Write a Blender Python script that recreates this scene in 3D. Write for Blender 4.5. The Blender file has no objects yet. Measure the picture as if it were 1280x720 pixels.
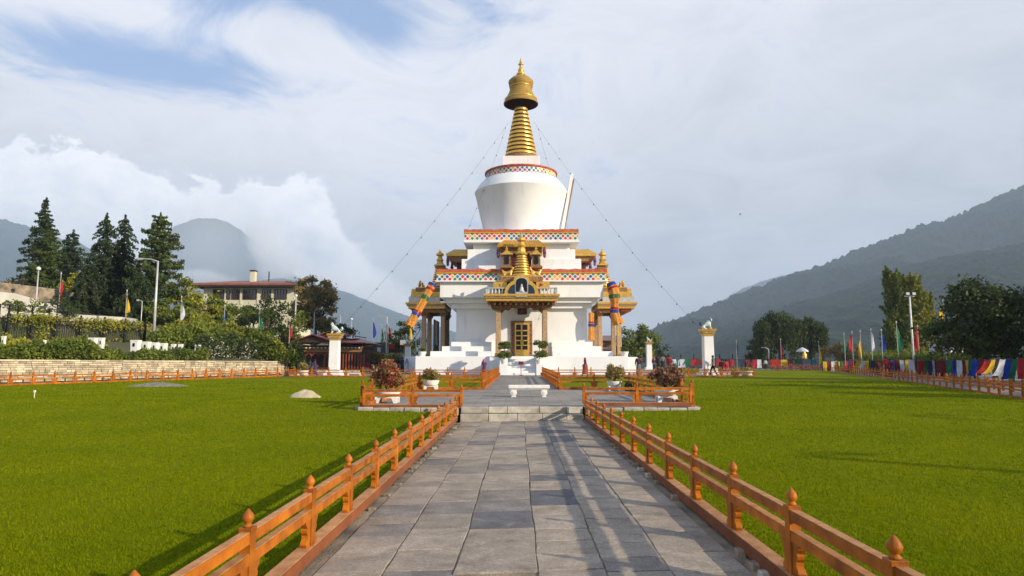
import bpy, bmesh, math, random
import numpy as np
from mathutils import Vector, Matrix
random.seed(7); rng = np.random.default_rng(7)
S = bpy.context.scene
COL = S.collection
PI = math.pi
# ------------------------------------------------------------------ camera
PITCH, YAW, F = 0.1118, 0.0106, 853.0
cam_data = bpy.data.cameras.new('camera'); cam = bpy.data.objects.new('camera', cam_data); COL.objects.link(cam)
cam.location = (0, 0, 1.6); cam.rotation_euler = (PI/2+PITCH, 0, YAW)
cam_data.sensor_width = 36; cam_data.lens = F/1280*36; cam_data.clip_start = .05; cam_data.clip_end = 20000
S.camera = cam
_R = cam.rotation_euler.to_matrix()
def ray(px, py):
    return _R @ Vector(((px-640)/F, (360-py)/F, -1))
def at(px, py, Y):                      # point of the place on the upright plane y = Y
    d = ray(px, py); k = Y/d.y
    return Vector((d.x*k, Y, 1.6+d.z*k))
def X(px, Y): return at(px, 456, Y).x
def Z(py, Y, px=650): return at(px, py, Y).z
# ------------------------------------------------------------------ daylight
S.view_settings.view_transform = 'Standard'; S.view_settings.look = 'None'
S.view_settings.exposure = 0.2; S.view_settings.gamma = 1.0
SUN_DIR = Vector((math.cos(math.radians(20))*math.cos(math.radians(-31)), math.cos(math.radians(20))*math.sin(math.radians(-31)), math.sin(math.radians(20))))
sl = bpy.data.lights.new('sun', 'SUN'); sun = bpy.data.objects.new('sun', sl); COL.objects.link(sun)
sl.energy = 5.0; sl.angle = math.radians(.6); sl.color = (1.0, .87, .68)
sun.rotation_euler = SUN_DIR.to_track_quat('Z', 'Y').to_euler(); sun.location = (60, -40, 60)
W = bpy.data.worlds.new('World'); S.world = W; W.use_nodes = True
def nodes_of(nt):
    nt.nodes.clear()
    def N(t, **k):
        n = nt.nodes.new(t)
        for a, b in k.items(): setattr(n, a, b)
        return n
    def Lk(a, b): nt.links.new(a, b)
    return N, Lk
def math_node(N, Lk, op, a, b=None, clamp=False):
    n = N('ShaderNodeMath', operation=op); n.use_clamp = clamp
    for i, v in enumerate((a, b)):
        if v is None: continue
        if isinstance(v, (int, float)): n.inputs[i].default_value = v
        else: Lk(v, n.inputs[i])
    return n.outputs[0]
def world():
    N, Lk = nodes_of(W.node_tree)
    M = lambda op, a, b=None, c=False: math_node(N, Lk, op, a, b, c)
    out = N('ShaderNodeOutputWorld'); bg = N('ShaderNodeBackground')
    sky = N('ShaderNodeTexSky', sky_type='NISHITA'); sky.sun_disc = False
    sky.sun_elevation = math.radians(20); sky.sun_rotation = math.radians(90+31); sky.altitude = 2300; sky.air_density = 1.0; sky.dust_density = .6
    tc = N('ShaderNodeTexCoord'); sep = N('ShaderNodeSeparateXYZ'); Lk(tc.outputs['Generated'], sep.inputs[0])
    x, y, z = sep.outputs
    az = M('ARCTAN2', x, y); el = M('ARCSINE', z)
    elc = M('MAXIMUM', el, 0.0)
    # high cloud sheet
    den = M('ADD', elc, .25)
    cv = N('ShaderNodeCombineXYZ'); Lk(M('DIVIDE', x, den), cv.inputs[0]); Lk(M('DIVIDE', y, den), cv.inputs[1])
    def noise(vec, sc, det, rough=.5, dist=0.0):
        n = N('ShaderNodeTexNoise'); n.inputs['Scale'].default_value = sc; n.inputs['Detail'].default_value = det
        n.inputs['Roughness'].default_value = rough; n.inputs['Distortion'].default_value = dist; Lk(vec, n.inputs['Vector']); return n.outputs['Fac']
    n1 = noise(cv.outputs[0], .9, 8, .55, .3); n2 = noise(cv.outputs[0], 3.2, 10, .62, .8)
    def gauss(a0, e0, sa, se):
        da = M('DIVIDE', M('SUBTRACT', az, a0), sa); de = M('DIVIDE', M('SUBTRACT', el, e0), se)
        return M('EXPONENT', M('MULTIPLY', M('ADD', M('MULTIPLY', da, da), M('MULTIPLY', de, de)), -1.0))
    hole = M('ADD', M('MULTIPLY', gauss(-.56, .378, .26, .040), .85), M('MULTIPLY', gauss(-.30, .50, .30, .05), .85))
    hole = M('ADD', hole, M('ADD', M('MULTIPLY', M('SUBTRACT', M('ABSOLUTE', az), 1.1, True), .55), M('MULTIPLY', M('SUBTRACT', el, .62, True), 1.6)))
    h = M('ADD', hole, M('MULTIPLY', M('SUBTRACT', n1, .5), 1.1)); h = M('ADD', h, M('MULTIPLY', M('SUBTRACT', n2, .5), 2.4))
    r1 = N('ShaderNodeMapRange'); Lk(h, r1.inputs['Value']); r1.inputs['From Min'].default_value = .08; r1.inputs['From Max'].default_value = .80
    r1.interpolation_type = 'SMOOTHSTEP'
    hv = M('MULTIPLY', r1.outputs[0], .92)
    # cloud sheet colour: brighter centre and left, greyer to the right and low
    cr = N('ShaderNodeValToRGB'); e = cr.color_ramp.elements
    e[0].position = 0; e[0].color = (.45, .48, .55, 1); e[1].position = 1; e[1].color = (.90, .905, .965, 1)
    m = e.new(.5); m.color = (.67, .69, .76, 1)
    b = M('ADD', M('MULTIPLY', el, 1.15), M('ADD', M('MULTIPLY', az, -.30), .18)); b = M('ADD', b, M('MULTIPLY', M('SUBTRACT', n1, .5), .9)); b = M('ADD', b, M('MULTIPLY', M('SUBTRACT', n2, .5), .95))
    b = M('ADD', b, M('MULTIPLY', gauss(-.25, .33, .30, .10), .22))
    Lk(b, cr.inputs[0])
    skys = N('ShaderNodeMix', data_type='RGBA', blend_type='MULTIPLY'); skys.inputs[0].default_value = 1.0
    Lk(sky.outputs[0], skys.inputs[6]); skys.inputs[7].default_value = (.115, .105, .092, 1)
    mx = N('ShaderNodeMix', data_type='RGBA'); Lk(hv, mx.inputs[0]); Lk(cr.outputs[0], mx.inputs[6]); 
    bl = N('ShaderNodeMix', data_type='RGBA'); bl.inputs[0].default_value = .5; Lk(skys.outputs[2], bl.inputs[6]); bl.inputs[7].default_value = (.30, .53, 1.0, 1)
    Lk(bl.outputs[2], mx.inputs[7])
    # cumulus bank, its top following the valley on the left
    fc = N('ShaderNodeFloatCurve'); c = fc.mapping.curves[0]
    pts = [(-1.0, .26), (-.66, .268), (-.60, .272), (-.545, .262), (-.48, .256), (-.44, .25), (-.405, .244), (-.34, .262), (-.295, .262), (-.255, .21), (-.205, .16), (-.155, .12), (-.11, .06), (-.05, -.02), (.3, -.1), (1.0, -.1)]
    for i, (a, v) in enumerate(pts):
        p = ((a+1)/2, v+.3)
        if i == 0: c.points[0].location = p
        elif i == len(pts)-1: c.points[-1].location = p
        else: c.points.new(*p)
    fc.mapping.update()
    azs = M('MULTIPLY', M('ADD', az, 1.0), .5); Lk(azs, fc.inputs['Value']); top = M('SUBTRACT', fc.outputs[0], .3)
    cd = N('ShaderNodeCombineXYZ'); Lk(az, cd.inputs[0]); Lk(M('MULTIPLY', el, 1.3), cd.inputs[1])
    nb = noise(cd.outputs[0], 7.5, 7, .55, .2); nb2 = noise(cd.outputs[0], 22, 7, .62, .15)
    q = M('SUBTRACT', M('ADD', top, M('MULTIPLY', M('SUBTRACT', nb, .5), .20)), el); q = M('ADD', q, M('MULTIPLY', M('SUBTRACT', nb2, .5), .10))
    r2 = N('ShaderNodeMapRange', interpolation_type='SMOOTHSTEP'); Lk(q, r2.inputs['Value']); r2.inputs['From Min'].default_value = -.001; Lk(M('ADD', M('MULTIPLY', M('MAXIMUM', M('ADD', az, .30), 0.0), .45), .014), r2.inputs['From Max'])
    cc = N('ShaderNodeValToRGB'); e = cc.color_ramp.elements
    e[0].position = 0; e[0].color = (1.12, 1.13, 1.17, 1); e[1].position = 1; e[1].color = (.50, .57, .68, 1)
    m = e.new(.3); m.color = (.95, .97, 1.03, 1); m = e.new(.65); m.color = (.70, .76, .85, 1)
    qq = M('ADD', M('MULTIPLY', q, 3.2), M('MULTIPLY', M('SUBTRACT', nb2, .5), .9)); Lk(qq, cc.inputs[0])
    mx2 = N('ShaderNodeMix', data_type='RGBA'); Lk(M('MULTIPLY', r2.outputs[0], .93), mx2.inputs[0]); Lk(mx.outputs[2], mx2.inputs[6]); Lk(cc.outputs[0], mx2.inputs[7])
    Lk(mx2.outputs[2], bg.inputs['Color']); bg.inputs['Strength'].default_value = 1.0
    Lk(bg.outputs[0], out.inputs[0])
world()
# ------------------------------------------------------------------ helpers
def mat(name, col, rough=.7, metal=0, col2=None, var=.18, scale=3, bump=.15, bscale=25, spec=.3, rand=0.0, trans=0.0, island=0.0, det=5, bdist=.02, sheen=0):
    m = bpy.data.materials.new(name); m.use_nodes = True
    N, Lk = nodes_of(m.node_tree)
    out = N('ShaderNodeOutputMaterial'); p = N('ShaderNodeBsdfPrincipled'); Lk(p.outputs[0], out.inputs[0])
    p.inputs['Roughness'].default_value = rough; p.inputs['Metallic'].default_value = metal; p.inputs['Specular IOR Level'].default_value = spec
    tc = N('ShaderNodeTexCoord'); n = N('ShaderNodeTexNoise'); n.inputs['Scale'].default_value = scale; n.inputs['Detail'].default_value = det; Lk(tc.outputs['Object'], n.inputs['Vector'])
    mx = N('ShaderNodeMix', data_type='RGBA'); c2 = col2 or tuple(v*(1-var*1.6) for v in col)
    mr = N('ShaderNodeMapRange'); mr.inputs['From Min'].default_value = .3; mr.inputs['From Max'].default_value = .7; Lk(n.outputs['Fac'], mr.inputs['Value'])
    Lk(mr.outputs[0], mx.inputs[0]); mx.inputs[6].default_value = (*col, 1); mx.inputs[7].default_value = (*c2, 1)
    last = mx.outputs[2]
    for amt, src in ((rand, 'obj'), (island, 'isl')):
        if amt:
            s = N('ShaderNodeObjectInfo').outputs['Random'] if src == 'obj' else N('ShaderNodeNewGeometry').outputs['Random Per Island']
            r = N('ShaderNodeMapRange'); Lk(s, r.inputs['Value']); r.inputs['To Min'].default_value = 1-amt; r.inputs['To Max'].default_value = 1+amt
            hs = N('ShaderNodeHueSaturation'); Lk(r.outputs[0], hs.inputs['Value']); Lk(last, hs.inputs['Color']); last = hs.outputs[0]
    Lk(last, p.inputs['Base Color'])
    if bump:
        nb = N('ShaderNodeTexNoise'); nb.inputs['Scale'].default_value = bscale; nb.inputs['Detail'].default_value = 4; Lk(tc.outputs['Object'], nb.inputs['Vector'])
        bp = N('ShaderNodeBump'); bp.inputs['Strength'].default_value = bump; bp.inputs['Distance'].default_value = bdist
        Lk(nb.outputs['Fac'], bp.inputs['Height']); Lk(bp.outputs[0], p.inputs['Normal'])
    if trans:
        t = N('ShaderNodeBsdfTranslucent'); Lk(last, t.inputs[0]); ms = N('ShaderNodeMixShader'); ms.inputs[0].default_value = trans
        Lk(p.outputs[0], ms.inputs[1]); Lk(t.outputs[0], ms.inputs[2]); Lk(ms.outputs[0], out.inputs[0])
    return m
def tag(o, label=None, cat=None, group=None, kind=None):
    if label: o['label'] = label
    if cat: o['category'] = cat
    if group: o['group'] = group
    if kind: o['kind'] = kind
    return o
def empty(name, loc, rz=0, label=None, cat=None, group=None):
    o = bpy.data.objects.new(name, None); COL.objects.link(o); o.location = loc; o.rotation_euler = (0, 0, rz); o.empty_display_size = .2
    return tag(o, label, cat, group)
def link(name, me, parent=None, loc=None, rz=0):
    o = bpy.data.objects.new(name, me); COL.objects.link(o)
    if parent: o.parent = parent
    if loc is not None: o.location = loc
    if rz: o.rotation_euler = (0, 0, rz)
    return o
def copy_tree(o, parent=None):
    c = o.copy(); COL.objects.link(c)
    if parent: c.parent = parent; c.matrix_parent_inverse = o.matrix_parent_inverse.copy()
    for ch in list(o.children): copy_tree(ch, c)
    return c
class MB:
    def __init__(s): s.v = []; s.f = []; s.mi = []; s.k = 0; s.uv = {}
    def add(s, vs, fs, k=None):
        b = len(s.v); s.v += [tuple(v) for v in vs]; s.f += [tuple(b+i for i in f) for f in fs]; s.mi += [s.k if k is None else k]*len(fs); return b
    def box(s, x0, y0, z0, x1, y1, z1, top=1.0, k=None):
        cx, cy = (x0+x1)/2, (y0+y1)/2
        vs = [(x0, y0, z0), (x1, y0, z0), (x1, y1, z0), (x0, y1, z0)]
        vs += [(cx+(a-cx)*top, cy+(b-cy)*top, z1) for a, b, _ in vs]
        s.add(vs, [(3, 2, 1, 0), (4, 5, 6, 7), (0, 1, 5, 4), (1, 2, 6, 5), (2, 3, 7, 6), (3, 0, 4, 7)], k); return s
    def bar(s, a, b, w, h, k=None):           # box beam from a to b
        a = Vector(a); b = Vector(b); d = (b-a).normalized(); up = Vector((0, 0, 1))
        if abs(d.z) > .95: up = Vector((0, 1, 0))
        r = d.cross(up).normalized()*w/2; u = r.cross(d).normalized()*h/2
        vs = [p+i*r+j*u for p in (a, b) for i, j in ((-1, -1), (1, -1), (1, 1), (-1, 1))]
        s.add(vs, [(0, 1, 2, 3), (7, 6, 5, 4), (4, 5, 1, 0), (5, 6, 2, 1), (6, 7, 3, 2), (7, 4, 0, 3)], k); return s
    def tube(s, pts, rad, n=8, cap=True, k=None):
        pts = [Vector(p) for p in pts]; rad = [rad]*len(pts) if isinstance(rad, (int, float)) else rad
        vs = []; prev = None
        for i, p in enumerate(pts):
            d = (pts[min(i+1, len(pts)-1)]-pts[max(i-1, 0)]).normalized()
            r = prev-d*prev.dot(d) if prev is not None else d.cross(Vector((0, 0, 1)) if abs(d.z) < .9 else Vector((0, 1, 0)))
            r.normalize(); prev = r; u = d.cross(r)
            vs += [p+(r*math.cos(2*PI*j/n)+u*math.sin(2*PI*j/n))*rad[i] for j in range(n)]
        fs = [(i*n+j, i*n+(j+1) % n, (i+1)*n+(j+1) % n, (i+1)*n+j) for i in range(len(pts)-1) for j in range(n)]
        if cap: fs += [tuple(range(n))[::-1], tuple((len(pts)-1)*n+j for j in range(n))]
        s.add(vs, fs, k); return s
    def lathe(s, prof, n=24, c=(0, 0, 0), ph=0.0, cap=True, sq=1.0, k=None):
        vs = [(c[0]+r*math.cos(2*PI*j/n+ph), c[1]+r*sq*math.sin(2*PI*j/n+ph), c[2]+z) for r, z in prof for j in range(n)]
        fs = [(i*n+j, i*n+(j+1) % n, (i+1)*n+(j+1) % n, (i+1)*n+j) for i in range(len(prof)-1) for j in range(n)]
        if cap: fs += [tuple(range(n))[::-1], tuple((len(prof)-1)*n+j for j in range(n))]
        s.add(vs, fs, k); return s
    def prism(s, poly, a, b, axis='y', k=None):   # poly in (x,z) extruded along y, or (y,z) along x, or (x,y) along z
        n = len(poly); m = {'y': lambda p, t: (p[0], t, p[1]), 'x': lambda p, t: (t, p[0], p[1]), 'z': lambda p, t: (p[0], p[1], t)}[axis]
        vs = [m(p, a) for p in poly]+[m(p, b) for p in poly]
        s.add(vs, [tuple(range(n)), tuple(range(n, 2*n))[::-1]]+[(i, i+n, (i+1) % n+n, (i+1) % n) for i in range(n)], k); return s
    def mesh(s, name, m, smooth=False, bev=0, uv=None):
        me = bpy.data.meshes.new(name); me.from_pydata(s.v, [], s.f)
        ms = m if isinstance(m, (list, tuple)) else [m]
        for q in ms: me.materials.append(q)
        if len(ms) > 1: me.polygons.foreach_set('material_index', s.mi)
        bm = bmesh.new(); bm.from_mesh(me); bmesh.ops.recalc_face_normals(bm, faces=bm.faces)
        if bev: bmesh.ops.bevel(bm, geom=list(bm.edges), offset=bev, segments=1, affect='EDGES')
        if uv:
            L = bm.loops.layers.uv.new('UVMap')
            for f in bm.faces:
                nx, ny = abs(f.normal.x), abs(f.normal.y)
                if uv == 'box':
                    for l in f.loops: l[L].uv = ((l.vert.co.x if ny >= nx else l.vert.co.y), l.vert.co.z)
                else:                                   # ring: uv = (centre x, centre y, radius)
                    angs = [math.atan2(l.vert.co.y-uv[1], l.vert.co.x-uv[0]) for l in f.loops]
                    if max(angs)-min(angs) > PI: angs = [a+2*PI if a < 0 else a for a in angs]
                    for l, a in zip(f.loops, angs): l[L].uv = (a*uv[2], l.vert.co.z)
        bm.to_mesh(me); bm.free()
        if smooth: me.polygons.foreach_set('use_smooth', [True]*len(me.polygons)); 
        me.update(); return me
    def build(s, name, m, parent=None, loc=None, rz=0, **k):
        sm = k.pop('smooth', False); o = link(name, s.mesh(name, m, smooth=bool(sm), **k), parent, loc, rz)
        if sm == 'auto':
            try:
                o.data.set_sharp_from_angle(angle=math.radians(35))
            except Exception: pass
        return o
def leafmesh(name, P, size, m, parent=None, up=.0, asp=.55, loc=None, nrm=None):
    P = np.asarray(P, float); n = len(P)
    if loc is not None: P = P-np.array(loc)
    a = rng.normal(size=(n, 3)); a /= np.linalg.norm(a, axis=1)[:, None]
    if up: a[:, 2] += up*np.sign(up); a /= np.linalg.norm(a, axis=1)[:, None]
    b = rng.normal(size=(n, 3)); b -= (b*a).sum(1)[:, None]*a; b /= np.linalg.norm(b, axis=1)[:, None]
    s = (size*(.6+.8*rng.random(n)))[:, None]
    V = np.stack([P-a*s*.5, P+b*s*asp*.5, P+a*s*.5, P-b*s*asp*.5], 1).reshape(-1, 3)
    return rawmesh(name, V, np.arange(4*n).reshape(n, 4), m, parent, loc)
def rawmesh(name, V, Fq, m, parent=None, loc=None, smooth=False):
    me = bpy.data.meshes.new(name); V = np.asarray(V, 'f'); Fq = np.asarray(Fq, 'i'); k = Fq.shape[1]
    me.vertices.add(len(V)); me.vertices.foreach_set('co', V.ravel()); me.loops.add(Fq.size); me.loops.foreach_set('vertex_index', Fq.ravel())
    me.polygons.add(len(Fq)); me.polygons.foreach_set('loop_start', np.arange(len(Fq), dtype='i')*k)
    if smooth: me.polygons.foreach_set('use_smooth', [True]*len(Fq))
    me.materials.append(m); me.update(calc_edges=True); me.validate()
    return link(name, me, parent, loc)
def fnoise(x, y, seed=0, oct=5, lac=2.03, gain=.5):
    r = np.random.default_rng(seed); s = 0; a = 1
    x = np.asarray(x, float); y = np.asarray(y, float)
    tab = r.random((257, 257))
    for _ in range(oct):
        xi = np.floor(x).astype(int); yi = np.floor(y).astype(int); fx = x-xi; fy = y-yi
        fx = fx*fx*(3-2*fx); fy = fy*fy*(3-2*fy); x0 = xi % 256; y0 = yi % 256
        v = (tab[x0, y0]*(1-fx)+tab[x0+1, y0]*fx)*(1-fy)+(tab[x0, y0+1]*(1-fx)+tab[x0+1, y0+1]*fx)*fy
        s = s+a*(v-.5); a *= gain; x = x*lac+17.3; y = y*lac+9.1
    return s
def grid(name, xs, ys, hf, m, smooth=True, mask=None, loc=None):
    gx, gy = np.meshgrid(xs, ys); gz = hf(gx, gy); V = np.stack([gx, gy, gz], -1).reshape(-1, 3)
    nx, ny = len(xs), len(ys); i = np.arange(nx-1)[None, :]+np.arange(ny-1)[:, None]*nx
    Fq = np.stack([i, i+1, i+1+nx, i+nx], -1).reshape(-1, 4)
    if mask is not None: Fq = Fq[mask(V[Fq].mean(1)[:, 0], V[Fq].mean(1)[:, 1])]
    return rawmesh(name, V, Fq, m, smooth=smooth)
# ------------------------------------------------------------------ materials
def white_mat():
    m = mat('whitewash', (.81, .80, .77), .8, col2=(.74, .74, .73), scale=.7, bump=.2, bscale=7); nt = m.node_tree; L = nt.links.new
    p = next(n for n in nt.nodes if n.type == 'BSDF_PRINCIPLED'); src = p.inputs['Base Color'].links[0].from_socket
    tc = nt.nodes.new('ShaderNodeTexCoord'); mp = nt.nodes.new('ShaderNodeMapping'); mp.inputs['Scale'].default_value = (1.6, 1.6, .16); L(tc.outputs['Object'], mp.inputs[0])
    n = nt.nodes.new('ShaderNodeTexNoise'); n.inputs['Scale'].default_value = 1.5; n.inputs['Detail'].default_value = 8; n.inputs['Roughness'].default_value = .65; L(mp.outputs[0], n.inputs['Vector'])
    r = nt.nodes.new('ShaderNodeMapRange'); r.inputs['From Min'].default_value = .56; r.inputs['From Max'].default_value = .80; r.inputs['To Max'].default_value = .55; L(n.outputs['Fac'], r.inputs['Value'])
    x = nt.nodes.new('ShaderNodeMix'); x.data_type = 'RGBA'; L(r.outputs[0], x.inputs[0]); L(src, x.inputs[6]); x.inputs[7].default_value = (.52, .50, .45, 1); L(x.outputs[2], p.inputs['Base Color']); return m
WHITE = white_mat()
WHITE2 = mat('white_plaster_pot', (.80, .79, .74), .6, col2=(.66, .63, .56), scale=6, bump=.1)
GOLD = mat('gilded_metal', (.80, .49, .09), .42, .5, col2=(.50, .27, .04), scale=7, bump=.5, bscale=22, spec=.5)
GOLD2 = mat('gilded_smooth', (.86, .54, .12), .34, .6, col2=(.62, .34, .05), scale=5, bump=.1, spec=.5)
OLDGOLD = mat('weathered_gilding', (.50, .31, .055), .6, .25, col2=(.20, .12, .025), scale=12, bump=.9, bscale=16, spec=.4, bdist=.06)
DARKRED = mat('dark_red_paint', (.10, .012, .02), .6)
WOOD = mat('orange_varnished_wood', (.49, .150, .007), .5, col2=(.20, .052, .005), scale=5, bump=.25, bscale=60, spec=.25, rand=.22)
WOODW = mat('worn_wood_top', (.50, .25, .10), .7, col2=(.32, .13, .04), scale=9, bump=.3, bscale=60, rand=.15)
SILL = mat('brown_sill_wood', (.24, .08, .028), .6, col2=(.15, .045, .018), scale=4, bump=.3, bscale=50, rand=.15)
CARVE = mat('carved_painted_wood', (.40, .22, .07), .6, .1, col2=(.10, .035, .03), scale=11, bump=.8, bscale=14, bdist=.05)
CARVEL = mat('ochre_patterned_column', (.58, .41, .20), .6, .1, col2=(.24, .13, .10), scale=12, bump=.5, bscale=18)
BROWN = mat('dark_brown_wood', (.055, .028, .018), .6)
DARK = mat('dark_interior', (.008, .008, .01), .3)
GREENP = mat('green_paint', (.02, .20, .12), .6)
GLASS = mat('dark_glass', (.012, .014, .018), .08, spec=.8, bump=0)
BLUEP = mat('deep_blue_paint', (.012, .035, .075), .5)
STONE = mat('pale_step_stone', (.54, .49, .39), .85, col2=(.22, .20, .16), scale=3.5, bump=.6, bscale=16, rand=.15)
SLAB = None
BARK = mat('bark', (.085, .06, .04), .9, bump=.6, bscale=12)
METAL = mat('pale_grey_metal', (.55, .55, .53), .45, .3, bump=0)
METALD = mat('black_iron', (.02, .02, .022), .55, .3, bump=0)
def plaza_mat():
    m = mat('grey_plaza_stone', (.29, .265, .235), .85, col2=(.20, .185, .165), scale=.8, bump=.3, bscale=12); nt = m.node_tree; L = nt.links.new
    p = next(n for n in nt.nodes if n.type == 'BSDF_PRINCIPLED'); src = p.inputs['Base Color'].links[0].from_socket
    tc = nt.nodes.new('ShaderNodeTexCoord'); b = nt.nodes.new('ShaderNodeTexBrick'); L(tc.outputs['Object'], b.inputs['Vector']); b.inputs['Scale'].default_value = 1; b.inputs['Brick Width'].default_value = .95; b.inputs['Row Height'].default_value = .6; b.inputs['Mortar Size'].default_value = .012
    b.inputs['Color1'].default_value = (.78, .78, .78, 1); b.inputs['Color2'].default_value = (1.12, 1.1, 1.06, 1); b.inputs['Mortar'].default_value = (.5, .47, .42, 1)
    x = nt.nodes.new('ShaderNodeMix'); x.data_type = 'RGBA'; x.blend_type = 'MULTIPLY'; x.inputs[0].default_value = 1; L(src, x.inputs[6]); L(b.outputs['Color'], x.inputs[7]); L(x.outputs[2], p.inputs['Base Color']); return m
ASPH = plaza_mat()
def leafmat(name, c, c2, t=.3, isl=.35, sc=.6, spec=.2): return mat(name, c, .6, col2=c2, scale=sc, bump=0, trans=t, island=isl, spec=spec, det=3)
LEAF_CON = leafmat('conifer_green', (.050, .075, .025), (.022, .040, .017), .18)
LEAF_CON2 = leafmat('cypress_green', (.10, .135, .03), (.04, .065, .018), .2)
LEAF_DK = leafmat('dark_leaf', (.075, .105, .024), (.028, .045, .014), .25)
LEAF_MD = leafmat('mid_green_leaf', (.19, .225, .032), (.075, .11, .018), .3)
LEAF_YL = leafmat('yellow_green_leaf', (.34, .31, .03), (.14, .17, .022), .3)
LEAF_RD = leafmat('reddish_leaf', (.34, .24, .08), (.15, .12, .045), .3)
LEAF_BUSH = leafmat('rust_bush_leaf', (.50, .17, .09), (.20, .05, .04), .3, .5, 4)
LEAF_BUSH3 = leafmat('maroon_bush_leaf', (.36, .16, .10), (.14, .055, .045), .3, .5, 4)
LEAF_BUSH2 = leafmat('yellow_rust_bush_leaf', (.46, .36, .11), (.24, .12, .05), .3, .5, 4)
FLOWERW = leafmat('white_blossom', (.7, .68, .62), (.5, .45, .4), .3)
# lotus lattice frieze: flat paint
def frieze_mat():
    m = bpy.data.materials.new('painted_lotus_lattice'); m.use_nodes = True; N, Lk = nodes_of(m.node_tree)
    M = lambda op, a, b=None, c=False: math_node(N, Lk, op, a, b, c)
    out = N('ShaderNodeOutputMaterial'); p = N('ShaderNodeBsdfPrincipled'); Lk(p.outputs[0], out.inputs[0]); p.inputs['Roughness'].default_value = .6
    uv = N('ShaderNodeUVMap'); sp = N('ShaderNodeSeparateXYZ'); Lk(uv.outputs[0], sp.inputs[0]); u, v = sp.outputs[0], sp.outputs[1]
    P = .50
    a = M('DIVIDE', M('ADD', u, v), P); b = M('DIVIDE', M('SUBTRACT', u, v), P)
    fa = M('ABSOLUTE', M('SUBTRACT', M('FRACT', a), .5)); fb = M('ABSOLUTE', M('SUBTRACT', M('FRACT', b), .5))
    r = M('ADD', M('MULTIPLY', fa, fa), M('MULTIPLY', fb, fb))
    inner = M('LESS_THAN', r, .18)
    cb = N('ShaderNodeCombineXYZ'); Lk(M('FLOOR', a), cb.inputs[0]); Lk(M('FLOOR', b), cb.inputs[1])
    wn = N('ShaderNodeTexWhiteNoise', noise_dimensions='2D'); Lk(cb.outputs[0], wn.inputs['Vector'])
    # rows alternate colours as on the painted band
    idx = M('FRACT', M('ADD', M('MULTIPLY', M('FLOOR', a), .25), M('MULTIPLY', M('FLOOR', b), .5)))
    idx = M('ADD', M('MULTIPLY', idx, .6), M('MULTIPLY', wn.outputs[0], .39))
    cr = N('ShaderNodeValToRGB'); cr.color_ramp.interpolation = 'CONSTANT'; e = cr.color_ramp.elements
    cols = [(.015, .07, .30), (.02, .20, .10), (.55, .03, .05), (.72, .36, .03), (.02, .16, .34), (.50, .05, .12), (.10, .28, .04)]
    e[0].color = (*cols[0], 1); e[1].position = 1/7; e[1].color = (*cols[1], 1)
    for i in range(2, 7): q = e.new(i/7); q.color = (*cols[i], 1)
    Lk(idx, cr.inputs[0])
    mx = N('ShaderNodeMix', data_type='RGBA'); Lk(inner, mx.inputs[0]); mx.inputs[6].default_value = (.76, .74, .66, 1); Lk(cr.outputs[0], mx.inputs[7])
    ring = M('MULTIPLY', M('GREATER_THAN', r, .26), M('LESS_THAN', r, .32))
    m2 = N('ShaderNodeMix', data_type='RGBA'); Lk(M('MULTIPLY', ring, .6), m2.inputs[0]); Lk(mx.outputs[2], m2.inputs[6]); m2.inputs[7].default_value = (.45, .06, .04, 1)
    Lk(m2.outputs[2], p.inputs['Base Color']); return m
FRIEZE = frieze_mat()
ORANGE = mat('orange_red_trim', (.56, .15, .05), .7, col2=(.38, .06, .035), scale=2.5, bump=.8, bscale=4, bdist=.1)
def paint(name, c, rough=.75, **k): return mat(name, c, rough, **{**dict(var=.2, scale=4, bump=.15), **k})
RED = paint('red_cloth', (.48, .018, .022), trans=.2); YEL = paint('yellow_cloth', (.75, .50, .02), trans=.2); BLU = paint('blue_cloth', (.012, .06, .42), trans=.2)
GRN = paint('green_cloth', (.012, .17, .075), trans=.2); WHT = paint('white_cloth', (.72, .72, .76), trans=.2); MAR = paint('maroon_cloth', (.16, .012, .02)); PNK = paint('pink_cloth', (.5, .1, .22))
NAV = paint('navy_cloth', (.02, .035, .10)); BLK = paint('black_cloth', (.012, .012, .016)); GRY = paint('grey_cloth', (.16, .16, .17)); PUR = paint('purple_cloth', (.10, .02, .10)); LBL = paint('light_blue_cloth', (.25, .45, .6)); TEAL = paint('teal_cloth', (.01, .2, .2))
RUS = paint('rust_cloth', (.30, .06, .03))
SKIN = paint('skin', (.36, .19, .12), .55, bump=0); HAIR = paint('black_hair', (.012, .01, .01), .5)
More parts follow.
